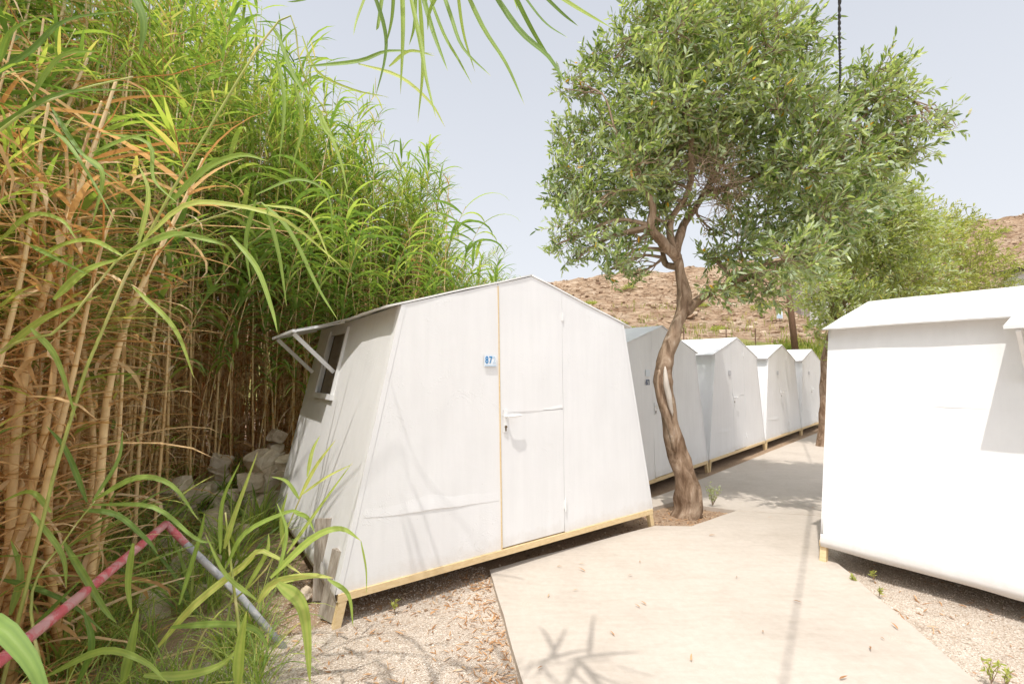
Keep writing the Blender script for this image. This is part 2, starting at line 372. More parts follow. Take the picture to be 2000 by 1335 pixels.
for j in range(len(ys)-1):
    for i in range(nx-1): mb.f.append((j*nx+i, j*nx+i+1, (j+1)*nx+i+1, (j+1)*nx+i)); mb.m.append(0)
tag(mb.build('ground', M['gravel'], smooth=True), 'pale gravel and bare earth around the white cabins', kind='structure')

# hill: rows by distance y, columns by x/y ratio
def interp(T, x):
    if x <= T[0][0]: return T[0][1]
    for (a, va), (b, vb) in zip(T, T[1:]):
        if x <= b: return va+(vb-va)*(x-a)/(b-a)
    return T[-1][1]
RIDGE = [(-1.6, 640), (-0.6, 600), (-0.1, 560), (0.07, 549), (0.20, 538), (0.33, 524), (0.5, 512), (0.65, 500), (0.85, 474), (0.98, 440), (1.03, 430), (1.12, 417), (1.3, 408), (1.8, 430)]
def hill_base(a, y):
    base = interp([(13.5, -0.4), (15, 0.0), (18, 1.25), (22, 2.35), (26, 3.35)], y)
    if y <= 26: return base
    pr = interp(RIDGE, a)
    py0 = 727-(3.35-1.5)*889/26
    k = min(1, (y-26)/34); py = py0+(pr-py0)*(k**0.85)
    z = 1.5+(727-py)/889*min(y, 60)
    if y > 60: z -= (y-60)*0.25
    return z
def hill_h(a, y, x):
    z = hill_base(a, y)
    if y > 20:
        k = sm(20, 32, y)
        n = noise.fractal(Vector((x*0.22, y*0.22, 0)), 1.0, 2.0, 5)
        led = noise.noise(Vector((x*0.05, y*0.9+2.5*noise.noise(Vector((x*.15, y*.15, 5))), 2)))
        z += k*(0.55*n + 0.55*max(-0.35, led) + 0.12*noise.noise(Vector((x*1.3, y*1.3, 8))))*(0.6+y/80)
    return z
mb = MB(); NA = 380
rows = [13.5, 14.2, 15, 16, 17, 18, 19, 20, 21] + [22+0.28*i for i in range(136)] + [60.3, 61, 63, 66, 72, 85]
for y in rows:
    for i in range(NA+1):
        a = -1.5+3.1*i/NA; x = a*y
        mb.v.append((x, y, hill_h(a, y, x))); mb.t.append(1.0-0.78*sm(21, 29, y))
for j in range(len(rows)-1):
    for i in range(NA): b = j*(NA+1)+i; mb.f.append((b, b+1, b+NA+2, b+NA+1)); mb.m.append(0)
tag(mb.build('hill', M['hill']), 'dry rocky brown hillside rising behind the cabins', kind='structure')
def hz(x, y): return hill_h(x/y, y, x)
# loose boulders of the slope: nobody could count them
def rock_mesh(mb, c, s, seed, flat=0.65, n=1):
    import bmesh
    bm = bmesh.new(); bmesh.ops.create_icosphere(bm, subdivisions=n, radius=1)
    rot = Matrix.Rotation(R()*6.28, 3, 'Z') @ Matrix.Rotation(U(-.3, .3), 3, 'X')
    for v in bm.verts:
        p = v.co.copy(); q = Vector((seed*3.7, seed*1.3, 0))
        k = 1+0.35*noise.noise(p*0.9+q)+0.12*noise.noise(p*2.3+q)
        for ax in (Vector((1, .2, .1)), Vector((-.3, 1, .2)), Vector((.1, -.3, 1))):
            d = p.dot(ax)/ax.length
            if abs(d) > 0.55: p -= ax/ax.length*(d-math.copysign(0.55, d))*0.95
        p = p*k; v.co = rot @ Vector((p.x*s*U(.98, 1.02), p.y*s*0.8, p.z*s*flat))
    mb.add([v.co+Vector(c) for v in bm.verts], [[v.index for v in f.verts] for f in bm.faces], R()); bm.free()
mb = MB()
for i in range(2600):
    y = 24+36*R()**0.8; a = U(-0.1, 1.25); x = a*y
    s = U(0.12, 0.42)*(1.5 if R() < .1 else 1); rock_mesh(mb, (x, y, hz(x, y)+s*0.05), s, i, 0.5)
mh, nt, b_ = mat('slope_boulder', 0.95, 0.1)
c_ = ramp(nt, attr(nt), [(0, (0.22, 0.14, 0.09)), (0.5, (0.42, 0.30, 0.20)), (1, (0.62, 0.50, 0.37))])
nt.links.new(c_, b_.inputs['Base Color']); bump(nt, b_, noi(nt, coords(nt), 3, 6, 0.7), 0.8, 0.15)
tag(mb.build('hill_boulders', mh), 'loose brown boulders strewn over the hillside', 'boulders', kind='stuff')
mb = MB()
for i in range(9000):
    y = 15.5+9*R(); a = U(-0.05, 1.2); x = a*y
    if R() < 0.12: y = U(24, 40); x = a*y
    if noise.noise(Vector((x*.35, y*.35, 4))) < -0.25: continue
    p = Vector((x, y, hz(x, y)-0.03)); h = U(0.2, 0.6); t = R()
    for k in range(3):
        an = U(0, 6.28); q = p+Vector((U(-.15, .15), U(-.15, .15), 0)); l = Vector((math.cos(an)*.4, math.sin(an)*.4, 0))*h*.6
        mb.blade([q, q+l*.3+Vector((0, 0, h*.6)), q+l+Vector((0, 0, h))], 0.05, Vector((math.sin(an), -math.cos(an), .2)), min(1, t*U(.7, 1.2)))
tag(mb.build('hill_grass', M['grass']), 'yellow green grass strip at the foot of the hill', 'grass', kind='stuff')

# ------------------------------------------------------------------ path
def slab(name, poly, top, th, label, step=0.25):
    import bmesh
    bm = bmesh.new(); vs = [bm.verts.new((x, y, 0)) for x, y in poly]; bm.faces.new(vs)
    bmesh.ops.triangulate(bm, faces=bm.faces[:])
    for _ in range(4): bmesh.ops.subdivide_edges(bm, edges=[e for e in bm.edges if e.calc_length() > step*1.6], cuts=1)
    bmesh.ops.triangulate(bm, faces=bm.faces[:])
    bm.verts.ensure_lookup_table()
    r = bmesh.ops.extrude_face_region(bm, geom=bm.faces[:])
    ev = set(v for v in r['geom'] if isinstance(v, bmesh.types.BMVert))
    for v in bm.verts:
        base = -0.1*sm(4.6, 6.6, v.co.y+0.15*v.co.x)
        v.co.z = base+top-(th if v not in ev else 0) + 0.003*noise.noise(v.co*1.3)
    bmesh.ops.recalc_face_normals(bm, faces=bm.faces)
    me = bpy.data.meshes.new(name); bm.to_mesh(me); bm.free(); me.materials.append(M['path'])
    o = bpy.data.objects.new(name, me); COL.objects.link(o); return tag(o, label, kind='structure')
def wob(poly, amp=0.012, step=0.15):
    out = []
    for k, (x, y) in enumerate(poly):
        x2, y2 = poly[(k+1) % len(poly)]; L = math.hypot(x2-x, y2-y); n = max(1, min(40, int(L/step)))
        for i in range(n):
            px, py = x+(x2-x)*i/n, y+(y2-y)*i/n
            if i: px += amp*noise.noise(Vector((px*3, py*3, 1))); py += amp*noise.noise(Vector((px*3, py*3, 9)))
            out.append((px, py))
    return out
path_near = wob([(-0.17, 3.56), (0.0, 2.75), (0.06, 2.25), (0.25, -3), (1.9, -3), (2.24, 2.25), (2.62, 3.98), (2.66, 4.2), (4.0, 5.8), (3.25, 6.6), (2.97, 6.75), (1.35, 5.15), (1.52, 5.36), (1.9, 5.50), (2.50, 5.20), (1.60, 4.45), (1.40, 4.585), (0.96, 4.30)])
# simpler, non self-crossing outline: main slab up to the tree, then the walk along the row
path_near = wob([(-0.17, 3.56), (-0.027, 2.75), (0.061, 2.25), (0.55, -3), (1.6, -3), (2.24, 2.25), (2.62, 3.98), (3.35, 4.98), (2.50, 5.20), (1.63, 4.44), (1.40, 4.56), (0.96, 4.28)])
slab('path', path_near, 0.012, 0.08, 'pale concrete path in front of the nearest cabin')
path_far = wob([(2.50, 5.20), (3.35, 4.98), (6.35, 8.3), (6.55, 9.45), (7.15, 10.0), (8.0, 9.9), (18.5, 20.0), (17.2, 21.3), (1.25, 5.35), (1.45, 5.16), (1.95, 5.62)])
slab('path', path_far, 0.016, 0.09, 'concrete path running along the fronts of the row of cabins')

# ------------------------------------------------------------------ cabins
BW, EU, EZ, PZ, BZ, DEP = 3.0, 0.384, 1.96, 2.29, 0.17, 2.25   # width, eave inset, eave height, ridge height, sill height, depth
def roofz(x):
    x = min(max(x, 0), BW); return EZ+(PZ-EZ)*(1-abs(x-BW/2)/(BW/2-EU))
def panel(mb, P00, P10, P01, P11, nx, ny, out, amp=0.006, th=0.018, seed=0, topf=None, damp=None):
    """wavy sheet with thickness between four corners (bottom left, bottom right, top left, top right)"""
    P00, P10, P01, P11 = map(Vector, (P00, P10, P01, P11)); out = Vector(out); g = []
    for j in range(ny+1):
        for i in range(nx+1):
            s, t = i/nx, j/ny; lo = P00.lerp(P10, s); hi = P01.lerp(P11, s)
            if topf: hi.z = topf(hi.x)
            p = lo.lerp(hi, t)
            w = amp*(noise.noise(Vector((p.x*1.7+seed, p.y*1.7, p.z*1.4)))+0.5*noise.noise(Vector((p.x*5+seed, p.y*5, p.z*3))))
            if damp: w *= damp(p)
            g.append(p+out*w)
    n = len(g); V = g+[p-out*th for p in g]; Fs = []; W = nx+1
    for j in range(ny):
        for i in range(nx):
            a = j*W+i; Fs.append((a, a+1, a+W+1, a+W)); Fs.append((n+a, n+a+W, n+a+W+1, n+a+1))
    per = [i for i in range(W)]+[j*W+nx for j in range(1, ny+1)]+[ny*W+i for i in range(nx-1, -1, -1)]+[j*W for j in range(ny-1, 0, -1)]
    m2 = len(V); V += [V[a] for a in per]+[V[n+a] for a in per]; q = len(per)     # rim on its own vertices: a crisp edge
    for k in range(q): k2 = (k+1) % q; Fs.append((m2+k, m2+q+k, m2+q+k2, m2+k2))
    mb.add(V, Fs)
def wdisp(x, z, amp, seed):
    return amp*(noise.noise(Vector((x*1.7+seed, 0, z*1.4)))+0.5*noise.noise(Vector((x*5+seed, 0, z*3))))
def text_mesh(name, txt, size, loc, parent, material, sx=1.0):
    cu = bpy.data.curves.new(name, 'FONT'); cu.body = txt; cu.size = size; cu.extrude = 0.0012; cu.offset = size*0.02
    t = bpy.data.objects.new(name, cu); COL.objects.link(t); bpy.context.view_layer.update()
    me = bpy.data.meshes.new_from_object(t.evaluated_get(bpy.context.evaluated_depsgraph_get()))
    bpy.data.objects.remove(t); bpy.data.curves.remove(cu)
    me.transform(Matrix.Translation(loc) @ Matrix.Rotation(PI/2, 4, 'X') @ Matrix.Diagonal((sx, 1, 1, 1)))
    me.materials.clear(); me.materials.append(material)
    o = bpy.data.objects.new(name, me); COL.objects.link(o); o.parent = parent; return o
def make_cabin(label, loc, rz, awn=None, number=None, seed=0, wall='white', scale=1.0, detail=True, group=None, win=None, plate=None):
    root = empty('cabin', loc, rz); tag(root, label, 'cabin', group); root.scale = (1, 1, scale)
    W = M[wall]; s = BW
    dl0, dl1, dr0, dr1 = 1.205, 1.165, 1.842, 1.828
    dfr = lambda p: min(1, max(0, (min(p.x, s-p.x)-EU*(p.z-BZ)/(EZ-BZ))/.35))
    dsd = lambda p: min(1, max(0, min(p.y, DEP-p.y)/.35))
    # front wall: left bay and right bay with a loose lower flap on the left
    mb = MB()
    panel(mb, (0, 0, BZ), (dl0-.003, 0, BZ), (EU, 0, EZ), (dl1-.003, 0, 2.1), 18, 24, (0, -1, 0), 0.006, seed=seed, topf=roofz, damp=dfr)
    panel(mb, (dr0+.0015, 0, BZ), (s, 0, BZ), (dr1+.0015, 0, 2.1), (s-EU, 0, EZ), 18, 24, (0, -1, 0), 0.006, seed=seed+9, topf=roofz, damp=dfr)
    if detail:
        # lower sheet lapped over the upper one: a proud, slightly sagging edge
        N = 40; V = []; Fs = []
        for i in range(N+1):
            k = i/N; x = 0.16+(dl0-.03-0.16)*k
            zt = 0.585-0.05*k+0.010*noise.noise(Vector((x*4, seed, 0)))+(0.003*noise.noise(Vector((x*18, 1, 0))))
            yw = -wdisp(x, zt, 0.006, seed)*dfr(Vector((x, 0, zt)))
            pr = 0.001+0.0055*math.exp(-((k-0.50)/0.26)**2)
            V += [(x, yw+0.002, zt+0.10), (x, yw-pr*.3, zt+0.055), (x, yw-pr, zt+0.002), (x, yw-pr, zt), (x, yw+0.003, zt-0.001)]
        for i in range(N):
            for j in range(4): a = i*5+j; Fs.append((a, a+5, a+6, a+1))
        mb.add(V, Fs)
    mb.build('front_wall', W, root, True)
    mb = MB(); panel(mb, (s, DEP, BZ), (0, DEP, BZ), (s-EU, DEP, EZ), (EU, DEP, EZ), 16, 8, (0, 1, 0), 0.006, seed=seed+5, topf=roofz); mb.build('back_wall', W, root, True)
    # side walls
    def sp(y, z): t = (z-BZ)/(EZ-BZ); return Vector((EU*t, y, z))
    nl = Vector((-(EZ-BZ), 0, EU)).normalized()
    mb = MB()
    if win:
        y0, y1, z0, z1 = win
        panel(mb, sp(DEP, BZ), sp(0, BZ), sp(DEP, z0), sp(0, z0), 18, 12, nl, 0.010, seed=seed+2, damp=dsd)
        panel(mb, sp(DEP, z0), sp(y1, z0), sp(DEP, EZ), sp(y1, EZ), 4, 6, nl, 0.010, seed=seed+2, damp=dsd)
        panel(mb, sp(y0, z0), sp(0, z0), sp(y0, EZ), sp(0, EZ), 10, 6, nl, 0.010, seed=seed+2, damp=dsd)
        panel(mb, sp(y1, z1), sp(y0, z1), sp(y1, EZ), sp(y0, EZ), 6, 2, nl, 0.010, seed=seed+2, damp=dsd)
    else: panel(mb, sp(DEP, BZ), sp(0, BZ), sp(DEP, EZ), sp(0, EZ), 18, 18, nl, 0.010, seed=seed+2, damp=dsd)
    if detail:      # a hem lapping under the sheet
        N = 26; V = []; Fs = []
        for i in range(N+1):
            y = DEP*i/N; zz = BZ-0.015+0.012*noise.noise(Vector((y*3, seed, 7)))
            b = sp(y, BZ)+nl*0.004; V += [b-nl*.012+Vector((0, 0, 0.06)), b+nl*0.004+Vector((0, 0, 0.0)), Vector((b.x+0.004, y, zz-0.03)), Vector((0.02, y, zz-0.03))]
        for i in range(N):
            for j in range(3): a = i*4+j; Fs.append((a, a+4, a+5, a+1))
        mb.add(V, Fs)
    mb.build('side_wall', W, root, True)
    def spr(y, z): p = sp(y, z); p.x = s-p.x; return p
    mb = MB(); panel(mb, spr(0, BZ), spr(DEP, BZ), spr(0, EZ), spr(DEP, EZ), 16, 16, Vector((-nl.x, 0, nl.z)), 0.008, seed=seed+4, damp=dsd)
    mb.build('side_wall', W, root, True)
    for k_ in (0, 1):
        mb = MB(); f_ = (lambda q: q) if not k_ else (lambda q: Vector((s-q.x, q.y, q.z)))
        N = 16; V = []
        for i in range(N+1):
            z = BZ+(EZ-BZ)*i/N; c0 = sp(0, z); w_ = .0035+.0015*noise.noise(Vector((z*3, seed, 1)))
            V += [f_(Vector((c0.x+.030, -w_+.001, z))), f_(Vector((c0.x-.003, -w_+.001, z))), f_(c0+nl*(w_+.004)+Vector((0, .05, 0)))]
        Fs = [(i*3+j, i*3+j+1, i*3+j+4, i*3+j+3) for i in range(N) for j in (0, 1)]
        mb.add(V, Fs); mb.build('corner_tape', W, root)
    # roof: two wavy slopes with a small overhang
    mb = MB(); oh = 0.112; sl_ = (PZ-EZ)/(BW/2-EU)
    ez = EZ-oh*sl_+0.018; up = Vector((-sl_, 0, 1)).normalized()
    panel(mb, (EU-oh, -0.007, ez), (EU-oh, DEP+.014, ez), (s/2, -0.007, PZ+.018), (s/2, DEP+.014, PZ+.018), 18, 8, up, 0.007, 0.012, seed+6)
    panel(mb, (s-EU+oh, DEP+.014, ez), (s-EU+oh, -.007, ez), (s/2, DEP+.014, PZ+.018), (s/2, -.007, PZ+.018), 18, 8, Vector((-up.x, 0, up.z)), 0.007, 0.012, seed+7)
    mb.build('roof', M['roofw'] if wall == 'white' else W, root, True)
    # door in two leaves (stable door), slightly recessed, with a lapped crooked seam
    mb = MB(); hm = 1.19
    lx = lambda z: dl0+(dl1-dl0)*(z-BZ)/1.95; rx = lambda z: dr0+(dr1-dr0)*(z-BZ)/1.95
    panel(mb, (lx(BZ)+.003, 0, BZ+.01), (rx(BZ)-.002, 0, BZ+.01), (lx(hm)+.003, 0, hm), (rx(hm)-.002, 0, hm), 8, 12, (0, -1, 0), 0.004, 0.03, seed+3)
    panel(mb, (lx(hm)+.003, 0, hm+.003), (rx(hm)-.002, 0, hm+.003), (lx(2.15)+.003, 0, 2.15), (rx(2.15)-.002, 0, 2.15), 14, 12, (0, -1, 0), 0.004, 0.03, seed+8, topf=roofz)
    N = 24; V = []; Fs = []
    for i in range(N+1):
        k = i/N; x = lx(hm)+.01+(rx(hm)-lx(hm)-.02)*k; z = hm-0.022+0.035*k+0.012*noise.noise(Vector((x*9, seed, 0)))
        yw = -wdisp(x, z, 0.004, seed+3); V += [(x, yw+0.002, z+.03), (x, yw-0.002, z+.002), (x, yw-0.002, z), (x, yw+0.002, z-.001)]
    for i in range(N):
        for j in range(3): a = i*4+j; Fs.append((a, a+4, a+5, a+1))
    mb.add(V, Fs)
    door = mb.build('door', W, root, True)
    mb = MB(); hx = 1.232
    mb.tube([(hx, 0.0, 1.165), (hx, -0.05, 1.165)], 0.010, 8)
    mb.tube([(hx-.008, -0.045, 1.166), (hx+.03, -0.055, 1.168), (hx+.10, -0.054, 1.170), (hx+.125, -.048, 1.168)], [.011, .012, .010, .007], 8)
    mb.box((hx, -0.008, 1.13), (0.036, 0.008, 0.17)); mb.build('handle', M['metalw'], door)
    mb = MB(); mb.tube([(hx, -0.006, 1.085), (hx, -0.020, 1.085)], 0.011, 8); mb.box((hx, -0.014, 1.068), (0.010, 0.008, 0.03)); mb.build('lock', M['brass'], door)
    mb = MB(); mb.box((dr0, -0.004, 0.40), (0.014, 0.010, 0.07)); mb.tube([(dr0, -0.014, .345), (dr0, -0.014, .455)], .007, 8)
    mb.build('hinge', M['metalw'], door)
    mb = MB(); mb.box((dr1+.004, -0.004, 1.98), (0.014, 0.010, 0.07)); mb.build('hinge', M['metalw'], door)
    # raw timber jamb behind the door gap, dark on the hinge side
    mb = MB()
    if number: mb.bar((lx(BZ)-.001, 0.002, BZ), (lx(2.15)-.001, 0.002, roofz(dl1)-.02), 0.006, 0.021, Vector((0, 1, 0)))
    if number: mb.build('door_jamb', M['pine'], root)
    mb = MB(); mb.box((dr0+.003, 0.024, 1.12), (0.03, 0.02, 1.85)); mb.build('hinge_post', M['dark'], root)
    # timber sill frame and legs
    mb = MB(); bh = 0.045
    mb.box((s/2, 0.010, BZ-bh/2-.001), (s-.02, 0.045, bh)); mb.box((s/2, DEP-.01, BZ-bh/2-.001), (s-.02, 0.045, bh))
    for x in (0.035, s-0.035): mb.box((x, DEP/2, BZ-bh/2-.002), (0.04, DEP-.07, bh-.004))
    mb.build('sill_frame', M['pine'], root)
    mb = MB(); mb.box((s/2, DEP/2, BZ+.012), (s-.10, DEP-.06, 0.02)); mb.build('floor', M['oldwood'], root)
    for x, y, k in ((0.035, .012, -1), (s-.035, .012, 1), (0.035, DEP-.012, -1), (s-.035, DEP-.012, 1)):
        mb = MB(); mb.bar((x+k*-.005, y, BZ-bh), (x+k*0.045, y, -0.10), 0.045, 0.045, Vector((0, 1, 0))); mb.build('leg', M['pine'], root)
    if win:
        y0, y1, z0, z1 = win
        wi = empty('window', (0, 0, 0), 0, root)
        mb = MB(); b = [sp(y, z)-nl*0.035 for y, z in ((y1+.02, z0-.02), (y0-.02, z0-.02), (y1+.02, z1+.02), (y0-.02, z1+.02))]
        panel(mb, b[0], b[1], b[2], b[3], 4, 4, nl, 0.003, 0.004, 3); mb.build('blind', M['screen'], wi)
        mb = MB(); w = 0.03
        mb.bar(sp(y0-w/2, z0)-nl*.002, sp(y0-w/2, z1+.04)-nl*.002, w, 0.045, nl); mb.build('jamb', W, wi)
        mb = MB(); mb.bar(sp(y1+w/2, z0)-nl*.002, sp(y1+w/2, z1+.04)-nl*.002, w, 0.045, nl)
        mb.build('jamb', W, wi)
        mb = MB(); mb.bar(sp(y0-.05, z0-.012)+nl*.012, sp(y1+.04, z0-.012)+nl*.012, 0.05, 0.028, nl); mb.build('sill', W, wi)
    if awn:
        y0, y1, out, drop, strz = awn
        aw = empty('awning', (0, 0, 0), 0, root)
        mb = MB(); hx_ = EU-0.06; hz_ = EZ-0.004; ox = hx_-out; oz = hz_-drop
        g = []; NX, NY = 14, 8; ya = min(0.02, y0) if not awn[0] > 1.0 else 0.02
        for j in range(NY+1):
            v_ = j/NY
            for i in range(NX+1):
                u_ = i/NX; y = y0+(y1-y0)*u_
                g.append(Vector((hx_+(ox-hx_)*v_, y, hz_+(oz-hz_)*v_-0.018*math.sin(PI*v_)*(.6+.4*math.sin(PI*u_))+0.006*noise.noise(Vector((u_*3, v_*3, seed))))))
        n = len(g); V = g+[p+Vector((0, 0, -.008)) for p in g]; Fs = []; W_ = NX+1
        for j in range(NY):
            for i in range(NX): a = j*W_+i; Fs += [(a, a+W_, a+W_+1, a+1), (n+a, n+a+1, n+a+W_+1, n+a+W_)]
        for i in range(NX): a = NY*W_+i; Fs += [(a, n+a, n+a+1, a+1)]
        for j in range(NY): a = j*W_; Fs += [(a, a+W_, n+a+W_, n+a)]; a = j*W_+NX; Fs += [(a, n+a, n+a+W_, a+W_)]
        mb.add(V, Fs)
        # gusset of canvas sweeping from the roof corner to the flap
        if y0 > 0.5:
            V = []; Fs = []; N = 12
            for i in range(N+1):
                k = i/N; y = 0.0+y0*k; wv = out*(k**3)*0.55+0.0
                V += [Vector((hx_, y, hz_)), Vector((hx_-wv*0.5, y, hz_-drop*k**3*.3-.006)), Vector((hx_-wv-.004, y+.0, hz_-drop*k**3*.55-.004))]
            for i in range(N):
                for j in range(2): a = i*3+j; Fs.append((a, a+3, a+4, a+1))
            mb.add(V, Fs)
        mb.build('flap', W, aw, True)
        mb = MB(); mb.bar((ox, y0, oz-.012), (ox, y1, oz-.012), 0.03, 0.022); mb.bar((hx_, y0+.012, hz_-.014), (ox, y0+.012, oz-.012), .024, .02); mb.bar((hx_, y1-.012, hz_-.014), (ox, y1-.012, oz-.012), .024, .02); mb.build('flap_frame', W, aw)
        for yy in ((y0+.10, y1-.16) if y0 > .5 else (y0+.12, y1-.06)):
            a = sp(yy, strz)+nl*.02
            mb = MB(); mb.bar(a, (ox+.01, yy+.0, oz-.03), .034, .022, Vector((0, 1, 0))); mb.build('strut', W, aw)
    if number:
        pl = MB(); pl.box((1.090, -0.012, 1.590), (0.108, 0.004, 0.088)); p = pl.build('number_plate', M['plate'], root)
        text_mesh('digit', number[0], 0.074, Vector((1.042, -0.0150, 1.572)), p, M['blue'], .78)
        text_mesh('digit', number[1], 0.074, Vector((1.076, -0.0150, 1.572)), p, M['blue'], .78)
        text_mesh('digit', number[2], 0.074, Vector((1.107, -0.0150, 1.572)), p, M['bluepale'], .78)
        q = MB(); q.box((1.090, -0.015, 1.554), (0.10, 0.003, 0.009)); q.build('plate_stripe', M['bluepale'], p)
    if plate:
        pl = MB(); pl.box((1.03, -0.014, 1.62), (0.12, 0.004, 0.09)); p = pl.build('number_plate', M['plate'] if plate != '-' else M['smudge'], root)
        if plate != '-': text_mesh('digits', plate, 0.10, Vector((0.965, -0.016, 1.46)), p, M['navy'], .70)
    return root
RC = math.atan2(0.5813, 0.8137)
A1 = (-1.0575, 2.8323, 0)
make_cabin('nearest white cabin with blue number plate, awning and timber legs on the gravel', A1, RC, awn=(1.14, 2.22, 0.40, 0.10, 1.50), number='872', seed=1, win=(1.18, 1.75, 1.30, 1.86))
# the cabin on the right: same way round, its long side towards us
dR = Vector((-0.597, 0.802, 0)); rR = Vector((0.802, 0.597, 0))
cR = Vector((2.47, 3.71, 0)) - dR*(DEP-.02)
make_cabin('white cabin at the right edge showing its long side and sunlit roof', tuple(cR), math.atan2(rR.y, rR.x), awn=(-0.30, 1.16, 0.42, 0.10, 1.50), seed=21, scale=0.965, win=(0.35, 0.95, 1.30, 1.86))
# the row behind the tree
g2 = gnd(1385, 918, -0.1); v2 = Vector((0.7012, 0.7129, 0))
row = ['white cabin with sagging peeling front directly behind the near tree trunk', 'white cabin just right of the tree trunk, second in the row behind it',
       'white cabin between the one beside the trunk and the farthest one', 'farthest white cabin in the row, at the end of the path']
for k in range(4):
    o = g2 + v2*(3.07*(k-1)+0.02); o.z = -0.1
    make_cabin(row[k], tuple(o), math.atan2(v2.y, v2.x), seed=40+7*k, wall='white_old' if k == 0 else 'white', scale=0.985, plate=('B73', '-', '-', '-')[k])


# ------------------------------------------------------------------ things round the nearest cabin
mb = MB(); mb.box((0, 0, .19), (.035, .13, .40)); o = mb.build('board', M['oldwood']); o.location = gnd(640, 1205); o.rotation_euler = (0.10, 0.16, RC+.5)
tag(o, 'weathered grey board propped against the corner leg of the nearest cabin', 'board', 'old boards at the cabin corner')
mb = MB(); mb.box((0, 0, .24), (.03, .11, .52)); o = mb.build('board', M['oldwood']); o.location = gnd(628, 1165); o.rotation_euler = (-0.05, 0.12, RC+.9)
tag(o, 'taller weathered board standing just behind the other at the cabin corner', 'board', 'old boards at the cabin corner')
# bent pipe
P0 = at(-190, 1440, 1.25); P1 = at(323, 1023, 2.62); P2 = gnd(560, 1252, 0.0)
pr = empty('pipe_rail', (P2.x, P2.y, 0)); tag(pr, 'bent metal pipe rail with worn red left arm and grey right arm', 'pipe rail')
def rel(p): return Vector(p)-Vector((P2.x, P2.y, 0))
mb = MB(); mb.tube([rel(p) for p in catmull([P0, P0.lerp(P1, .5)+Vector((0, 0, -.01)), P1], 14)], 0.020, 14); mb.build('red_arm', M['redpipe'], pr, True)
k = P1.lerp(P2, .17); mb = MB(); mb.tube([rel(P1+Vector((0, 0, .004))), rel(k)], 0.0185, 14); mb.build('red_elbow', M['redpipe'], pr, True)
mb = MB(); mb.tube([rel(k), rel(P1.lerp(P2, .6)+Vector((.004, 0, 0))), rel(P2-Vector((0, 0, .05)))], 0.0182, 14); mb.build('grey_arm', M['greypipe'], pr, True)

# tumbled stones of the old wall at the edge of the reed bed  (x, y in the photo, distance, size)
ROCKS = [(542, 852, 5.5, .17, 'topmost stone, half hidden in the dark between reeds and cabin'),
 (512, 900, 5.1, .26, 'large pale slabby stone on top of the tumbled wall'), (495, 940, 4.95, .22, 'broad brown stone right below the large pale slab'),
 (440, 970, 4.7, .17, 'small rounded stone left of the broad brown one'), (398, 962, 4.7, .18, 'whitish stone half covered by reeds, left of the rounded one'),
 (345, 962, 4.5, .24, 'big pale stone above the red pipe corner'), (420, 1015, 4.4, .20, 'white angular stone right of the pipe corner'),
 (470, 1050, 4.3, .20, 'flat grey stone at the right foot of the tumbled wall'), (505, 985, 4.8, .18, 'dark shaded stone nearest to the cabin wall'),
 (330, 1060, 3.9, .12, 'blocky light stone right under the pipe corner'), (345, 1105, 3.7, .17, 'pale stone between the two pipe arms'),
 (405, 1130, 3.6, .15, 'light stone touching the grey pipe arm'), (455, 1130, 3.6, .13, 'small stone right of the grey pipe'),
 (300, 1215, 3.0, .17, 'rounded stone in the grass below the red pipe'), (395, 1078, 4.0, .17, 'stone behind the top of the grey pipe arm'),
 (560, 905, 5.0, .15, 'stone wedged against the lower edge of the cabin'), (598, 1155, 3.15, .06, 'small stone beside the old boards'),
 (572, 1165, 3.1, .05, 'little pebble-like stone left of the old boards'), (430, 905, 5.2, .2, 'brown stone at the foot of the canes'), (380, 1185, 3.2, .12, 'half buried stone near the grey pipe foot')]
for i, (px, py, dp, s, lb) in enumerate(ROCKS):
    p = at(px, py, dp); z0 = gz(p.x, p.y); p.z = max(p.z, z0+s*.15)
    mb = MB(); rock_mesh(mb, (0, 0, 0), s, i+31, 0.72, 3)
    # stones that sit high rest on a lower course of the wall
    o = mb.build('wall_stone', M['rock'], smooth=False); o.location = p
    tag(o, lb, 'stone', 'stones of the tumbled wall')
    if p.z-z0 > s*.7:
        mb = MB(); n = 1
        for q in range(max(1, int((p.z-z0)/(s*.75)))):
            rock_mesh(mb, (0, 0, 0), s*U(.9, 1.05), i*3+q+90, .72, 2)
            o2 = mb.build('wall_stone', M['rock']); o2.location = p+Vector((U(-.05, .05), U(0, .08), -(q+1)*s*.8)); mb = MB()
            tag(o2, 'stone in the lower course of the tumbled wall, under the others', 'stone', 'lower stones of the tumbled wall')

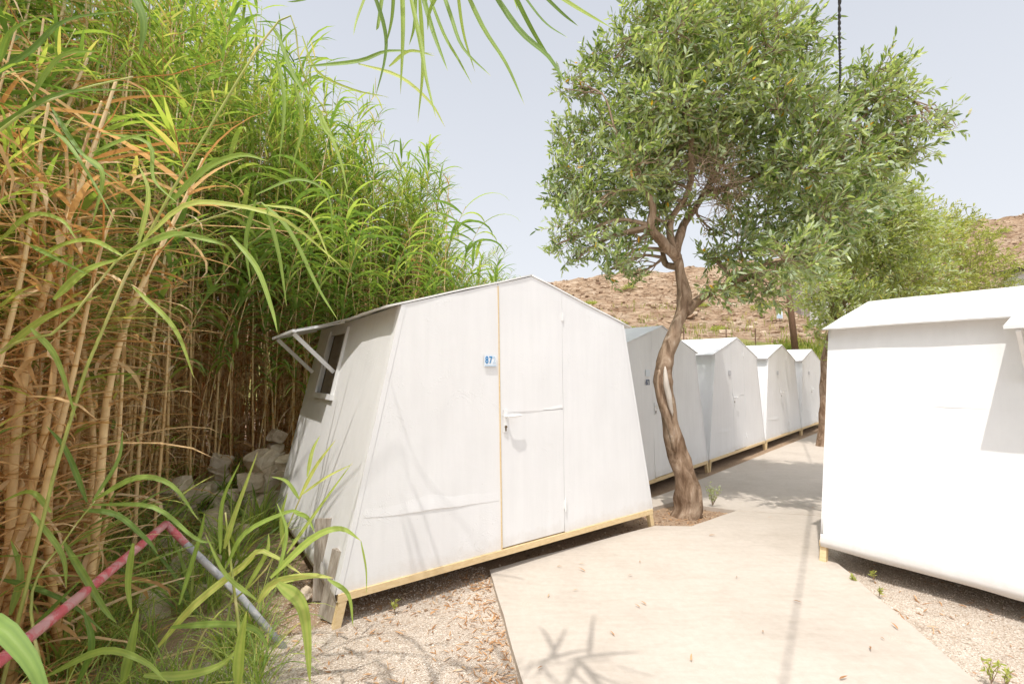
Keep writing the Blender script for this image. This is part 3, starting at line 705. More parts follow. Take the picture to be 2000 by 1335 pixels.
# ------------------------------------------------------------------ giant reeds
UP = Vector((0, 0, 1))
def arch_leaf(mb, p, az, L, w, rise, droop, tint, twist=0.0, seg=6):
    """arching strap leaf: leaves the stem at an angle and bends over"""
    h = Vector((math.cos(az), math.sin(az), 0)); sd = Vector((-h.y, h.x, 0)); pts = []; q = Vector(p); ang = rise
    sway = U(-.25, .25)
    for i in range(seg+1):
        pts.append(q.copy()); st = L/seg
        dv = h*math.cos(ang)+UP*math.sin(ang)+sd*sway*i/seg; q = q+dv.normalized()*st
        ang -= droop/seg*(0.5+1.0*i/seg)
    nrm = (h*-math.sin(rise*.4)+UP).normalized()+sd*twist
    mb.blade(pts, w, nrm.normalized(), tint)
def cane(kind, H, seed):
    random.seed(seed)
    root = empty('reed_cane')
    lean = Vector((U(-.03, .03), U(-.03, .03), 0))*H; bend = U(.01, .07)*H; ba = U(0, 6.28)
    def P(t): return lean*t + Vector((math.cos(ba), math.sin(ba), 0))*bend*t**3 + Vector((0, 0, H*t-0.1*bend*t**3)) + Vector((.02*math.sin(t*9+seed), .02*math.cos(t*7), 0))
    r0 = U(.010, .0155) if kind != 'thin' else U(.005, .008)
    pts, rad, tin = [], [], []; nn = int(H/0.21)
    base = {'live': .5, 'dry': .35, 'thin': .45}[kind]
    for i in range(nn+1):
        t = i/nn; r = r0*(1-0.72*t**1.3)
        bt = base+.3*min(1, t*1.2) if kind == 'dry' else min(.98, base+.55*max(0, t-.25))
        for dt, rr, tt in ((0, 1.18, .03), (0.06, 1.02, bt), (.93, 1.0, bt)):
            tq = min(1, t+dt/nn); pts.append(P(tq)); rad.append(r*rr); tin.append(tt)
    mb = MB(); mb.tube(pts, rad, 6, tin); mb.build('stem', M['cane'], root, True)
    gm, dm = MB(), MB(); az = U(0, 6.28)
    if kind == 'live':
        n = int(H*8)
        for i in range(n):
            t = (0.42 if H > 4 else 0.5)+(0.58 if H > 4 else .5)*(i/n)**.9; az += PI+U(-.7, .7); p = P(t); L = U(.38, .66)*(1 if t < .93 else .7)
            arch_leaf(gm, p, az, L, U(.026, .046), U(.5, 1.15), U(.9, 2.1), min(.95, max(0, U(.15, .75)+.15*(t-.5))), U(-.4, .4), 7)
        for i in range(int(H*3.0)):       # leafy side shoots
            t = U(.42, .95); a2 = U(0, 6.28); p = P(t); L2 = U(.3, .7); e = U(.4, 1.1)
            h = Vector((math.cos(a2)*math.cos(e), math.sin(a2)*math.cos(e), math.sin(e)))
            dm.tube([p, p+h*L2*.5, p+h*L2+Vector((0, 0, .02))], [.0035, .003, .002], 3, cap=False)
            for k in range(9):
                q = p+h*L2*(.25+.75*k/8); arch_leaf(gm, q, a2+(PI*.35 if k % 2 else -PI*.35)+U(-.3, .3), U(.13, .28), U(.011, .020), U(.3, 1.2), U(.4, 1.6), U(.25, .98), U(-.5, .5), 4)
        for i in range(int(H*9)):
            t = U(.02, .66); a2 = U(0, 6.28); arch_leaf(dm, P(t), a2, U(.15, .55), U(.008, .026), U(-.6, .9), U(1.0, 2.6), U(0, 1), U(-1, 1), 5)
    else:
        for i in range(int(H*(15 if kind == 'dry' else 9))):
            t = U(.05, .98); a2 = U(0, 6.28)
            arch_leaf(dm, P(t), a2, U(.15, .50), U(.006, .022), U(-.8, 1.1), U(.6, 2.8), U(0, 1), U(-1, 1), 5)
        for i in range(int(H*4)):
            t = U(.1, .95); a2 = U(0, 6.28); e = U(.2, 1.2); h = Vector((math.cos(a2)*math.cos(e), math.sin(a2)*math.cos(e), math.sin(e))); p = P(t); L2 = U(.15, .5)
            dm.tube([p, p+h*L2*.6, p+h*L2+Vector((U(-.05, .05), U(-.05, .05), 0))], [.003, .0025, .0015], 3, cap=False)
            if R() < .35:
                for k in range(6): arch_leaf(gm, p+h*L2*(.4+.1*k), a2+U(-1, 1), U(.12, .26), U(.010, .018), U(.2, 1), U(.5, 1.6), U(.4, 1), U(-.5, .5), 4)
    if gm.f: gm.build('leaves', M['reed'], root, True)
    if dm.f: dm.build('dry_leaves', M['dry'], root, True)
    return root
live = [cane('live', h, 100+i) for i, h in enumerate((5.6, 5.2, 5.9, 4.9, 5.4, 5.0))]
dry = [cane('dry', h, 200+i) for i, h in enumerate((4.6, 5.0, 3.9, 4.4))]
live += [cane('live', h, 120+i) for i, h in enumerate((2.9, 3.3, 3.8))]
dry += [cane('dry', h, 220+i) for i, h in enumerate((2.8, 3.3))]
thin = [cane('thin', h, 300+i) for i, h in enumerate((3.2, 4.0, 2.6))]
PROT_H = {}
for L_, hs in ((live, (5.6, 5.2, 5.9, 4.9, 5.4, 5.0, 2.9, 3.3, 3.8)), (dry, (4.6, 5.0, 3.9, 4.4, 2.8, 3.3)), (thin, (3.2, 4.0, 2.6))):
    for o, h in zip(L_, hs): PROT_H[o.name] = h
def broad_cane(H, seed):
    random.seed(seed); root = empty('reed_cane'); out = .30*H
    def P(t): return Vector((.03*math.sin(t*7+seed), -out*t**2.2, H*t-.12*H*t**3))
    nn = int(H/.2); pts, rad, tin = [], [], []
    for i in range(nn+1):
        t = i/nn
        for dt, rr, tt in ((0, 1.15, .05), (.08, 1, .80+.18*t)): pts.append(P(min(1, t+dt/nn))); rad.append(.010*(1-.7*t)*rr); tin.append(tt)
    mb = MB(); mb.tube(pts, rad, 6, tin); mb.build('stem', M['cane'], root, True)
    mb = MB(); az = U(0, 6.28)
    for i in range(int(H*10)):
        t = .38+.62*i/int(H*10); az += PI+U(-.8, .8); arch_leaf(mb, P(t), az, U(.42, .72), U(.032, .052), U(.4, 1.1), U(1.2, 2.6), U(.25, .85), U(-.5, .5), 8)
    mb.build('leaves', M['reed'], root, True); return root
broad = [broad_cane(h, 400+i) for i, h in enumerate((3.4, 2.6, 4.0, 1.7))]
for o, h in zip(broad, (3.4, 2.6, 4.0, 1.7)): PROT_H[o.name] = h
random.seed(11)
GL = {'broad': ('broad-leaved green reed leaning out from the edge of the reed bed', 'broad-leaved outer reeds'),
      'live': ('green leafy giant reed cane standing in the reed bed', 'green leafy reed canes'),
      'dry': ('dry tan giant reed cane with hanging dead leaves', 'dry tan reed canes'),
      'thin': ('thin young cane among the thicker reeds', 'thin reed canes')}
segL = [math.dist(a, b) for a, b in zip(BED, BED[1:])]
def bed_point(s, off):
    for (a, b, L) in zip(BED, BED[1:], segL):
        if s <= L or b is BED[-1]:
            t = s/L; dx, dy = (b[0]-a[0])/L, (b[1]-a[1])/L
            return a[0]+dx*s-dy*off, a[1]+dy*s+dx*off
        s -= L
TOT = sum(segL)
def height_cap(x, y):
    """how tall the reeds grow: tall at the near end, lower behind the cabin"""
    a = x/max(y, .3)
    if y < 3.6 and bed_dist(x, y) < 1.1: return 3.0+max(0, -x-2.1)*1.3
    return interp([(-0.62, 7.4), (-0.50, 7.0), (-0.42, 6.0), (-0.36, 5.6), (-0.22, 5.4), (-0.165, 4.9), (-0.13, 4.0), (-0.07, 3.5), (-0.02, 3.2), (0.02, 2.6)], a)
used = set(); placed = []; cnt = {'broad': 0, 'live': 0, 'dry': 0, 'thin': 0}
def put(kind, x, y, sc, rz, lean, label=None, group=None, capo=None):
    cap = capo or height_cap(x, y)*U(.74, 1.03)
    L_ = {'broad': broad, 'live': live, 'dry': dry, 'thin': thin}[kind]
    fit = [q for q in L_ if .72*cap < PROT_H[_src[q.name]] < 1.3*cap] or [min(L_, key=lambda q: abs(PROT_H[_src[q.name]]-cap))]
    src = random.choice(fit); H = PROT_H[_src[src.name]]
    if src.name not in used: used.add(src.name); o = src
    else: o = copy_tree(src)
    sc = min(sc, cap/H)
    placed.append([o, H])
    o.location = (x, y, gz(x, y)-.06); o.scale = (max(sc, .75),)*2+(max(sc, .5),); o.rotation_euler = (lean[0], lean[1], rz)
    tag(o, label or GL[kind][0], 'reed', group or GL[kind][1]); cnt[kind] += 1
    return o
_src = {o.name: o.name for o in live+dry+thin+broad}
N1 = 285
for i in range(N1):
    s = TOT*((i+R())/N1); off = 0.05+1.7*R()**1.5; x, y = bed_point(s, off)
    near = math.hypot(x, y) < 1.15
    if near or (y < 0.2): continue
    q = R(); f = s/TOT
    kind = 'live' if q < (.30 if f < .5 else .66) else ('dry' if q < .84 else 'thin')
    put(kind, x, y, U(.82, 1.08), U(0, 6.28), (U(-.06, .06), U(-.06, .06)))
# fill the fan at the outer bend of the bed
for i in range(400):
    x, y = U(-6.5, -2.6), U(4, 9)
    if not (.1 < bed_dist(x, y) < 2.6) or sum(cnt.values()) >= 330: continue
    put('dry' if R() < .45 else 'live', x, y, U(.85, 1.05), U(0, 6.28), (U(-.06, .06), U(-.06, .06)))
# thick pale canes standing right at the left edge of the view
for k in range(40):
    px = -60+k*10.5+U(-8, 8); dp = 1.25+(max(px, -60)+190)/513*1.37+.22+U(0, .9)
    p = at(px, 800, dp); kind = 'dry' if k % 4 else 'live'
    if kind == 'live' and dp < 2.2: kind = 'dry'
    o = put(kind, p.x, p.y, 1.0, k*1.3, (U(-.03, .03), U(-.05, .05)), 'thick golden dry cane near the left edge of the view' if kind == 'dry' else None, 'thick golden canes near the left edge' if kind == 'dry' else None, capo=1.5+.82*dp+U(-.1, .5))
    th = U(1.3, 1.95) if kind == 'dry' else 1.1; o.scale = (th, th, o.scale.z)
for k in range(26):
    s = TOT*(U(.5, .93) if k > 4 else U(.2, .45)); x, y = bed_point(s, U(-.12, .35)); x2, y2 = bed_point(s, -.6)
    if y < 1.5 or (x > -3.1 and y < 5.4): continue
    put('broad', x, y, U(.8, 1.05), math.atan2(y2-y, x2-x)+PI/2+U(-.5, .5), (0, 0))
# the sun reaches the side and front of the nearest cabin: trim the canes that would shade it
from mathutils import Euler
def wall_hit(o, H, k):
    m = Euler(o.rotation_euler).to_matrix(); n = 0
    for q in range(3, 13):
        P = Vector(o.location) + m @ Vector((0, 0, H*o.scale.z*k*q/12))
        for st in range(60):
            T_ = P-SUN/SUN.z*(st*.12)
            if T_.z < .3: break
            u = (T_.x-A1[0])*.8137+(T_.y-A1[1])*.5813; d = -(T_.x-A1[0])*.5813+(T_.y-A1[1])*.8137
            if T_.z < 1.85 and u > -.45 and -.30 < d < 2.0 and u < 2.5: n += 1; break
    return n
trim = 0
for o, H in placed:
    if not wall_hit(o, H, 1): continue
    if R() < .06: continue
    for k in (.9, .8, .7, .62):
        if not wall_hit(o, H, k): o.scale.z *= k; break
    else:
        trim += 1; o.location.x -= 0; o.scale.z = 0
gone = [o for o, H in placed if o.scale.z == 0]
keep_src = set(q.name for q in live+dry+thin+broad)
for o in gone:
    if o.name in keep_src: o.scale = (.7, .7, .5); o.location = (-4.6+R(), 5+R(), .2)
    else:
        for ch in list(o.children): bpy.data.objects.remove(ch)
        bpy.data.objects.remove(o)
print('TRIM', trim, len(placed))
# the thicket behind, nobody could count: one mass of canes and leaves
random.seed(5)
mbs, mbl, mbd = MB(), MB(), MB()
for i in range(3300):
    x, y = U(-8.5, 1.0), U(.6, 11); bdd = bed_dist(x, y)
    if bdd < 1.2 or bdd > 3.8: continue
    H = height_cap(x, y)*(U(.62, .93) if x/y > -.45 else U(.78, 1.0)); b = Vector((x, y, .2)); top = b+Vector((U(-.5, .5), U(-.5, .5), H))
    pts = [b, b.lerp(top, .5)+Vector((U(-.06, .06), U(-.06, .06), 0)), top]; mbs.mi = 0
    mbs.tube(pts, [.012, .010, .004], 4, [.5, .55, .9], cap=False)
    for k in range(20):
        t = (U(.22, 1) if x < -2.9 else U(.05, 1))**.8; mbl.mi = 1; arch_leaf(mbl, b.lerp(top, t), U(0, 6.28), U(.35, .65), U(.028, .045), U(.3, 1.2), U(.8, 2.0), U(.1, .8), U(-.5, .5), 4)
    for k in range(26):
        t = U(.0, .75); mbl.mi = 2; arch_leaf(mbl, b.lerp(top, t), U(0, 6.28), U(.25, .6), U(.014, .034), U(-.9, 1), U(.8, 2.4), R(), U(-1, 1), 3)
mbs.f_ = None
n0 = len(mbs.v); mbs.v += mbl.v; mbs.t += mbl.t; mbs.f += [tuple(i+n0 for i in f) for f in mbl.f]; mbs.m += mbl.m
tag(mbs.build('reed_thicket', [M['cane'], M['reed'], M['dry']]), 'dense green and tan reed thicket at the back of the reed bed', 'reeds', kind='stuff')
# dead leaves and trash at the foot of the canes
mb = MB()
for i in range(9000):
    s = TOT*R(); off = U(-.55, 2.0)*(1 if R() < .6 else .4); x, y = bed_point(s, off)
    if y < .4: continue
    z = gz(x, y)-.02+abs(random.gauss(0, .10))*(1 if off > 0 else .35)
    arch_leaf(mb, (x, y, z), U(0, 6.28), U(.12, .45), U(.006, .02), U(-.2, .6), U(-.2, 1.4), R(), U(-1, 1), 3)
tag(mb.build('dry_leaf_litter', M['dry']), 'tan dead reed leaves lying thick at the foot of the canes', 'litter', kind='stuff')

# hand placed foreground leaves: photo point and distance for each control point
def leafs(mb, L, dp, w, tint, dspread=.15, face=Vector((0, -0.5, 1)), n=12, k=0.25):
    for item in L:
        pts, ww = item[0], item[1]; d0 = dp+U(-dspread, dspread); dd = U(-.12, .12)
        P = [at(x, y, d0+dd*i/len(pts)) for i, (x, y) in enumerate(pts)]
        C_ = catmull(P, n); mid = (C_[0]+C_[-1])/2; tocam = (Vector((0, 0, 1.5))-mid).normalized()
        mb.blade(C_, ww*dp/889*w*(.70 if ww > 9 else .95), (tocam*.75+face.normalized()*.45+Vector((U(-.3, .3), U(-.3, .3), U(-.2, .2)))).normalized(), min(.82, max(0, tint+U(-.22, .22))), k, cols=8)
def shoot(name, label, base, stem, L, dp, w=1.0, tint=.62, group=None, cat='reed', srad=.006, ds=.12):
    root = empty(name, base); tag(root, label, cat, group)
    bo = Vector(base)
    mb = MB(); C_ = catmull([Vector(p)-bo for p in stem], 16); mb.tube(C_, [srad*(1-.6*i/16) for i in range(17)], 7, [.93 if i % 4 else .85 for i in range(17)]); mb.build('stem', M['cane'], root, True)
    mb = MB(); leafs(mb, L, dp, w, tint, ds); mb.v = [tuple(Vector(v)-bo) for v in mb.v]; mb.build('leaves', M['reed'], root, True); return root
random.seed(3)
FR = [([(712, -60), (748, 42), (753, 107), (732, 195)], 12), ([(770, -50), (766, 33), (752, 95)], 11), ([(784, -60), (787, 60), (782, 186)], 15),
 ([(812, -60), (810, 42), (799, 90)], 11), ([(792, -50), (820, 79), (832, 153), (853, 235)], 14), ([(818, -30), (826, 120), (816, 241)], 13),
 ([(815, -50), (844, 56), (875, 140)], 16), ([(830, -30), (866, 65), (895, 116), (922, 165)], 10), ([(890, -50), (904, 60), (928, 142)], 8),
 ([(895, -50), (941, 51), (988, 125), (1025, 206)], 19), ([(940, -50), (1011, 56), (1071, 111), (1105, 165)], 20), ([(985, -50), (1043, 65), (1101, 157)], 15),
 ([(1030, -40), (1094, 23), (1130, 52)], 9), ([(1055, -30), (1130, 18), (1195, 55)], 15), ([(850, -60), (880, 30), (905, 95), (960, 150)], 9),
 ([(735, -60), (700, 30), (690, 70)], 7), ([(755, -70), (740, 40), (735, 60)], 9), ([(870, -40), (840, 20), (835, 60)], 12), ([(1000, -40), (1060, 40), (1110, 75)], 6),
 ([(640, -60), (610, -10), (583, 2), (560, 4)], 8)]
b0 = Vector((-1.75, .55, .2))
shoot('overhanging_reed', 'green reed frond hanging down into the top of the view, nearest to us', b0,
      [b0, (-1.6, .70, 1.4), (-1.2, .95, 2.45), (-.55, 1.2, 2.92), (.05, 1.38, 2.76)], FR, 1.3, 1.0, .42, srad=.010, ds=.10)
# extra unseen-from-here leaves of that frond so it throws the shadow of a whole frond
mb = MB()
for i in range(26):
    t = .45+.55*R(); p = catmull([b0, (-1.6, .70, 1.4), (-1.2, .95, 2.45), (-.55, 1.2, 2.92), (.05, 1.38, 2.80)], 40)[int(t*40)]
    arch_leaf(mb, p+Vector((0, 0, .03)), U(0, 6.28), U(.3, .5), .03, U(-.2, .7), U(.4, 1.4), U(.4, .8))
mb.v = [tuple(Vector(v)-b0) for v in mb.v]; mb.build('leaves', M['reed'], bpy.data.objects['overhanging_reed'], True)
b1 = Vector((-1.9, 1.75, .2))
S1 = [([(540, 60), (575, 150), (620, 210)], 12), ([(590, 70), (620, 140), (690, 175), (760, 190)], 6), ([(600, 130), (700, 120), (760, 100), (850, 105)], 14), ([(700, 125), (780, 150), (840, 200), (870, 250)], 9),
      ([(540, 110), (555, 200), (545, 320)], 11), ([(575, 160), (590, 240), (570, 330)], 12), ([(620, 210), (640, 260), (700, 300)], 10), ([(615, 200), (660, 300), (680, 380)], 11), ([(760, 130), (800, 100), (850, 110)], 10)]
shoot('leaning_reed', 'brown leaning reed tip with drooping leaves against the sky, left of the hanging frond', b1,
      [b1, (-1.75, 1.9, 1.6), (-1.35, 2.05, 2.75), tuple(at(560, 30, 2.15)), tuple(at(590, 140, 2.2)), tuple(at(640, 225, 2.25))], S1, 2.2, 1.0, .6, srad=.007)
S2 = [([(330, 400), (400, 330), (470, 303), (525, 315)], 20), ([(280, 470), (360, 402), (450, 400), (560, 432), (672, 525)], 18), ([(255, 490), (340, 458), (410, 470), (440, 480)], 22),
      ([(450, 460), (500, 520), (530, 600), (542, 650)], 14), ([(105, 585), (170, 528), (245, 503)], 24), ([(0, 690), (90, 620), (200, 575)], 20), ([(510, 395), (565, 450), (620, 560), (660, 625)], 14),
      ([(520, 400), (545, 500), (560, 600)], 12), ([(515, 400), (600, 420), (650, 520)], 10), ([(500, 380), (580, 350), (640, 380), (650, 470)], 10), ([(240, 500), (180, 470), (120, 480), (60, 520)], 14),
      ([(0, 470), (60, 420), (120, 430), (150, 470)], 14), ([(260, 560), (340, 640), (380, 740)], 14), ([(60, 640), (110, 700), (150, 820)], 15), ([(270, 480), (290, 380), (270, 320)], 14), ([(500, 390), (480, 470), (490, 560)], 12)]
b2 = Vector((-1.55, 1.35, .2))
shoot('arching_reed', 'bright green reed shoot arching over the tan canes with long curved leaves, left half', b2,
      [b2, tuple(at(-40, 760, 1.5)), tuple(at(120, 640, 1.6)), tuple(at(250, 490, 1.75)), tuple(at(400, 430, 1.85)), tuple(at(510, 395, 1.95))], S2, 1.8, 1.0, .6, srad=.006)
S3 = [([(-60, 300), (20, 235), (130, 180), (310, 178)], 16), ([(-30, 160), (60, 100), (130, 40), (260, 20)], 18), ([(0, 120), (25, 60), (90, 30)], 18), ([(60, 190), (120, 110), (200, 100)], 14),
      ([(250, -30), (280, 40), (272, 110)], 24), ([(100, 210), (160, 300), (235, 360)], 13), ([(160, 300), (200, 340), (180, 440)], 13), ([(180, 300), (250, 270), (300, 262)], 14),
      ([(40, 240), (110, 260), (160, 320), (230, 440)], 12), ([(60, 480), (100, 500), (180, 540)], 12), ([(200, 260), (290, 280), (300, 350), (350, 400)], 11)]
b3 = Vector((-1.45, .95, .2))
shoot('arching_reed', 'reed shoot crossing the upper left corner with broad dark green leaves', b3,
      [b3, (-1.5, 1.1, 1.2), tuple(at(-120, 400, 1.3)), tuple(at(20, 240, 1.35)), tuple(at(140, 180, 1.45)), tuple(at(260, 150, 1.55))], S3, 1.4, 1.0, .35, srad=.006)
# young shoots low in the foreground
b4 = gnd(470, 1420, 0.0)
S4 = [([(309, 1262), (380, 1181), (476, 1104), (514, 1076), (600, 1128)], 24), ([(438, 1071), (457, 1009), (504, 880)], 15), ([(528, 1128), (609, 1052), (665, 1032), (706, 1056)], 20),
      ([(705, 1056), (715, 1110), (716, 1160)], 4), ([(560, 1080), (614, 1004), (690, 900)], 10), ([(585, 971), (618, 909), (656, 858)], 8), ([(542, 1138), (592, 1190), (606, 1340)], 34),
      ([(504, 1176), (537, 1138), (604, 1124), (652, 1128)], 24), ([(333, 1224), (428, 1218), (499, 1228), (528, 1275)], 18), ([(464, 1340), (470, 1261), (482, 1192)], 30),
      ([(240, 1335), (257, 1261), (271, 1185)], 26), ([(280, 1318), (361, 1318), (428, 1299), (470, 1262)], 22), ([(440, 1110), (480, 1040), (560, 1000), (590, 1000)], 16), ([(430, 1080), (435, 980), (470, 900)], 12),
      ([(350, 1180), (390, 1050), (400, 1000)], 12), ([(500, 1170), (440, 1120), (400, 1040)], 12), ([(540, 1130), (560, 1040), (540, 980)], 10), ([(640, 1130), (680, 1160), (690, 1225)], 12)]
shoot('young_reed', 'fresh light green young reed with upright and arching leaves in the middle foreground', b4,
      [b4, tuple(at(468, 1250, 2.1)), tuple(at(452, 1110, 2.15)), tuple(at(440, 1000, 2.2))], S4, 2.1, 1.0, .66, srad=.009)
b5 = gnd(345, 1400, 0.0)
shoot('young_reed', 'young reed whose thin stem leans right across the cabin wall corner', b5,
      [b5, tuple(at(400, 1230, 2.2)), tuple(at(520, 1110, 2.3)), tuple(at(585, 975, 2.35)), tuple(at(620, 900, 2.35))],
      [([(585, 975), (560, 940), (530, 930)], 8), ([(590, 965), (640, 930), (690, 905)], 6), ([(575, 1000), (600, 1010), (615, 1040)], 9), ([(480, 1150), (520, 1080), (525, 1040)], 9), ([(600, 930), (610, 880), (625, 850)], 8), ([(555, 1080), (550, 1010), (562, 960)], 9)], 2.3, 1.0, .7, srad=.006)
b6 = Vector((-1.62, 1.75, .1))
S6 = [([(183, 976), (266, 933), (335, 947), (388, 1016)], 17), ([(162, 995), (228, 1005), (285, 1052), (309, 1082)], 16), ([(124, 1057), (167, 1128), (205, 1190), (228, 1216)], 18), ([(0, 1130), (60, 1145), (140, 1180), (210, 1240)], 14),
      ([(100, 1000), (60, 960), (0, 980)], 14), ([(20, 1200), (40, 1120), (20, 1050)], 18), ([(150, 1340), (180, 1260), (160, 1180)], 20), ([(30, 1260), (110, 1180), (160, 1130)], 16), ([(90, 1320), (200, 1270), (280, 1290), (330, 1335)], 18),
      ([(60, 1000), (120, 1080), (130, 1150)], 13), ([(170, 980), (130, 880), (90, 830)], 14), ([(180, 980), (230, 900), (240, 840)], 10), ([(260, 1060), (250, 1140), (258, 1200)], 16), ([(180, 985), (300, 990), (380, 1050), (420, 1060)], 9)]
shoot('young_reed', 'young reed with dark arching leaves behind the red pipe arm, lower left', b6,
      [b6, tuple(at(60, 1180, 1.8)), tuple(at(130, 1050, 1.9)), tuple(at(185, 978, 1.95))], S6, 1.9, 1.0, .4, srad=.006)
b7 = Vector((-.95, .62, 0))
shoot('blurred_leaf', 'single broad reed leaf very close to us in the bottom left corner', b7,
      [b7, tuple(at(-120, 1300, .62)), tuple(at(-60, 1230, .66))], [([(-230, 1300), (-120, 1225), (-20, 1215), (40, 1265), (78, 1330), (110, 1440)], 60)], .68, 1.0, .5, cat='leaf', srad=.004)
# smaller grassy shoots spread along the foot of the bed
random.seed(17)
def tuft(seed, n, Lr, w, t0=.45):
    random.seed(seed); mb = MB()
    for k in range(n):
        az = U(0, 6.28); arch_leaf(mb, (U(-.04, .04), U(-.04, .04), 0), az, U(*Lr), U(w*.6, w), U(.8, 1.45), U(.6, 2.0), min(1, max(0, U(t0-.3, t0+.35))), U(-.5, .5), 7)
    o = mb.build('grass_tuft', M['reed'], smooth=True); return o
tf = [tuft(1, 20, (.25, .55), .010, .55), tuft(2, 22, (.3, .7), .013, .6), tuft(3, 26, (.2, .45), .008, .65), tuft(4, 12, (.35, .8), .024, .5)]
for o in tf: o.location = bed_point(2+R(), .1)+(.2,)
i = -1; random.seed(23)
for _i in range(260):
    s = TOT*U(.08, .80); off = U(-.95, .5); x, y = bed_point(s, off)
    if y < .8 or (x > -1.9 and y > 3.2) or (x+1.057)*.8137+(y-2.832)*.5813 > -.12 and y > 2.6 or (x > -1.35 and y > 1.9) or (off < -.35 and R() < .5): continue
    i += 1
    o = tf[i] if i < 4 else copy_tree(tf[i % 4])
    o.location = (x, y, gz(x, y)-.04); o.rotation_euler = (0, 0, U(0, 6.28)); sc = U(.7, 1.25); o.scale = (sc, sc, sc)
    tag(o, 'tuft of green reed grass at the foot of the canes', 'grass tuft', 'reed grass tufts along the bed edge')

random.seed(57)
for j in range(90):
    px, py = U(130, 560), U(1010, 1360); p = gnd(px, py, .03)
    if p.x > -1.0 and p.y > 2.2 or px > 520 and py > 1150 and R() < .7: continue
    o = copy_tree(tf[j % 3]); o.location = (p.x, p.y, gz(p.x, p.y)-.04); o.rotation_euler = (0, 0, U(0, 6.28)); sc = U(.5, .95); o.scale = (sc, sc, sc)
    tag(o, 'tuft of green reed grass at the foot of the canes', 'grass tuft', 'reed grass tufts along the bed edge')

# ------------------------------------------------------------------ trees
def leaf_(mb, p, d, nrm, L, w, t):
    sd = d.cross(nrm)
    if sd.length < 1e-3: sd = d.orthogonal()
    sd.normalize(); nn = sd.cross(d).normalized(); c = -nn*L*.07
    V = [p, p+d*L*.3+sd*w*.45, p+d*L*.3-sd*w*.45, p+d*L*.68+sd*w*.42+c*.6, p+d*L*.68-sd*w*.42+c*.6, p+d*L+c*2]
    mb.add(V, [(0, 2, 1), (1, 2, 4, 3), (3, 4, 5)], t)
def rdir():
    while True:
        v = Vector((U(-1, 1), U(-1, 1), U(-1, 1)))
        if .05 < v.length < 1: return v.normalized()
def spray(mb, tw, c, d, L, n, ll, lw, tb):
    a = c-d*L*.5; e = c+d*L*.5; m_ = c+rdir()*L*.06
    tw.tube([a, m_, e], [.004, .003, .0015], 3, cap=False)
    for k in range(n):
        t = k/(n-1); p = a.lerp(m_, t*2) if t < .5 else m_.lerp(e, t*2-1)
        o = rdir(); o = (o-d*o.dot(d)); o = o.normalized() if o.length > .01 else d.orthogonal()
        dd = (d*U(.5, 1.1)+o*U(.4, 1.0)+Vector((0, 0, U(-.25, .25)))).normalized()
        nr = (UP*U(.2, 1.2)+rdir()*.9).normalized()
        leaf_(mb, p, dd, nr, ll*U(.45, 1.2), lw*U(.7, 1.2), min(.955, max(0, tb+random.gauss(0, .27))) if R() > .006 else 1.0)
def make_tree(name, label, base, trunk, limbs, blobs, ll, lw, nspray, nleaf, leafmat, sprL=.32, bare=None, wind=Vector((.25, 0, .12)), tb=.45):
    root = empty(name, base); tag(root, label, 'tree'); bo = Vector(base)
    nodes = []
    mb = MB()
    for pts, rads in [trunk]+limbs:
        n = 6*(len(pts)-1); C_ = catmull(pts, n)
        rr = [interp([(i/(len(rads)-1), r) for i, r in enumerate(rads)], k/n) for k in range(n+1)]
        mb2 = MB(); 
        mb.tube([p-bo for p in C_], rr, 14, [.3]*(n+1), cap=True, wob=.26); nodes += [(p, r) for p, r in zip(C_, rr)][n//3:]
    # uneven trunk, flare and pale scar
    for i, v in enumerate(mb.v):
        p = Vector(v); q = p+bo; s_ = noise.noise(q*3.1)*.022+noise.noise(q*9)*.008
        mb.v[i] = tuple(p+rdir()*0.0+Vector((noise.noise(q*4+Vector((9, 0, 0))), noise.noise(q*4+Vector((0, 9, 0))), 0))*.022)
    trunk_o = mb.build('trunk', M['bark'], root, True)
    tw = MB(); cr = MB()
    for (c, r) in blobs:
        near = min(nodes, key=lambda n_: (n_[0]-c).length + (0.6 if n_[0].z > c.z+.3 else 0))
        s0 = near[0]; mid = s0.lerp(c, .5)+Vector((U(-.12, .12), U(-.12, .12), U(0, .18)))*min(1.5, (c-s0).length)
        br = catmull([s0, mid, c], 8); r0 = min(near[1]*.55, .032)
        tw.tube([p-bo for p in br], [r0*(1-.8*k/8)+.003 for k in range(9)], 6, cap=False)
        for k in range(7):
            e = c+rdir()*r*.8; st = br[random.choice([3, 4, 5, 6, 7])]
            sub = catmull([st, st.lerp(e, .5)+rdir()*.06, e], 4); tw.tube([p-bo for p in sub], [.009, .007, .006, .004, .003], 4, cap=False)
        n = int(nspray*(r/.45)**2)
        for k in range(n):
            dv = rdir(); rad = r*(.35+.68*R()**.55); p = c+Vector((dv.x, dv.y, dv.z*.85))*rad
            d = (dv*.8+rdir()*.55+wind+UP*.15).normalized()
            spray(cr, tw, p-bo, d, sprL*U(.6, 1.2), nleaf, ll, lw, tb+.22*noise.noise(p*1.5))
    if bare:
        for (c, r, n) in bare:
            for k in range(n):
                a = c+rdir()*r*.5; dv = (rdir()+UP*.25).normalized(); P = [a]
                for q in range(5): dv = (dv+rdir()*.45).normalized(); P.append(P[-1]+dv*U(.04, .11))
                tw.tube([p-bo for p in P], [.004, .0035, .003, .0025, .002, .0015], 3, cap=False)
    tw.build('branches', M['twig'], root); cr.build('crown', leafmat, root)
    return root
random.seed(42)
D = 5.0
TB = gnd(1342, 1003, -.03)
def T(x, y, dd=0): return at(x, y, TB.y+dd)
tp = [TB+Vector((0, 0, -.1)), T(1341, 975), T(1328, 900), T(1308, 820), T(1297, 745), T(1303, 690), T(1325, 630), T(1336, 585), T(1330, 535), T(1318, 490, .02)]
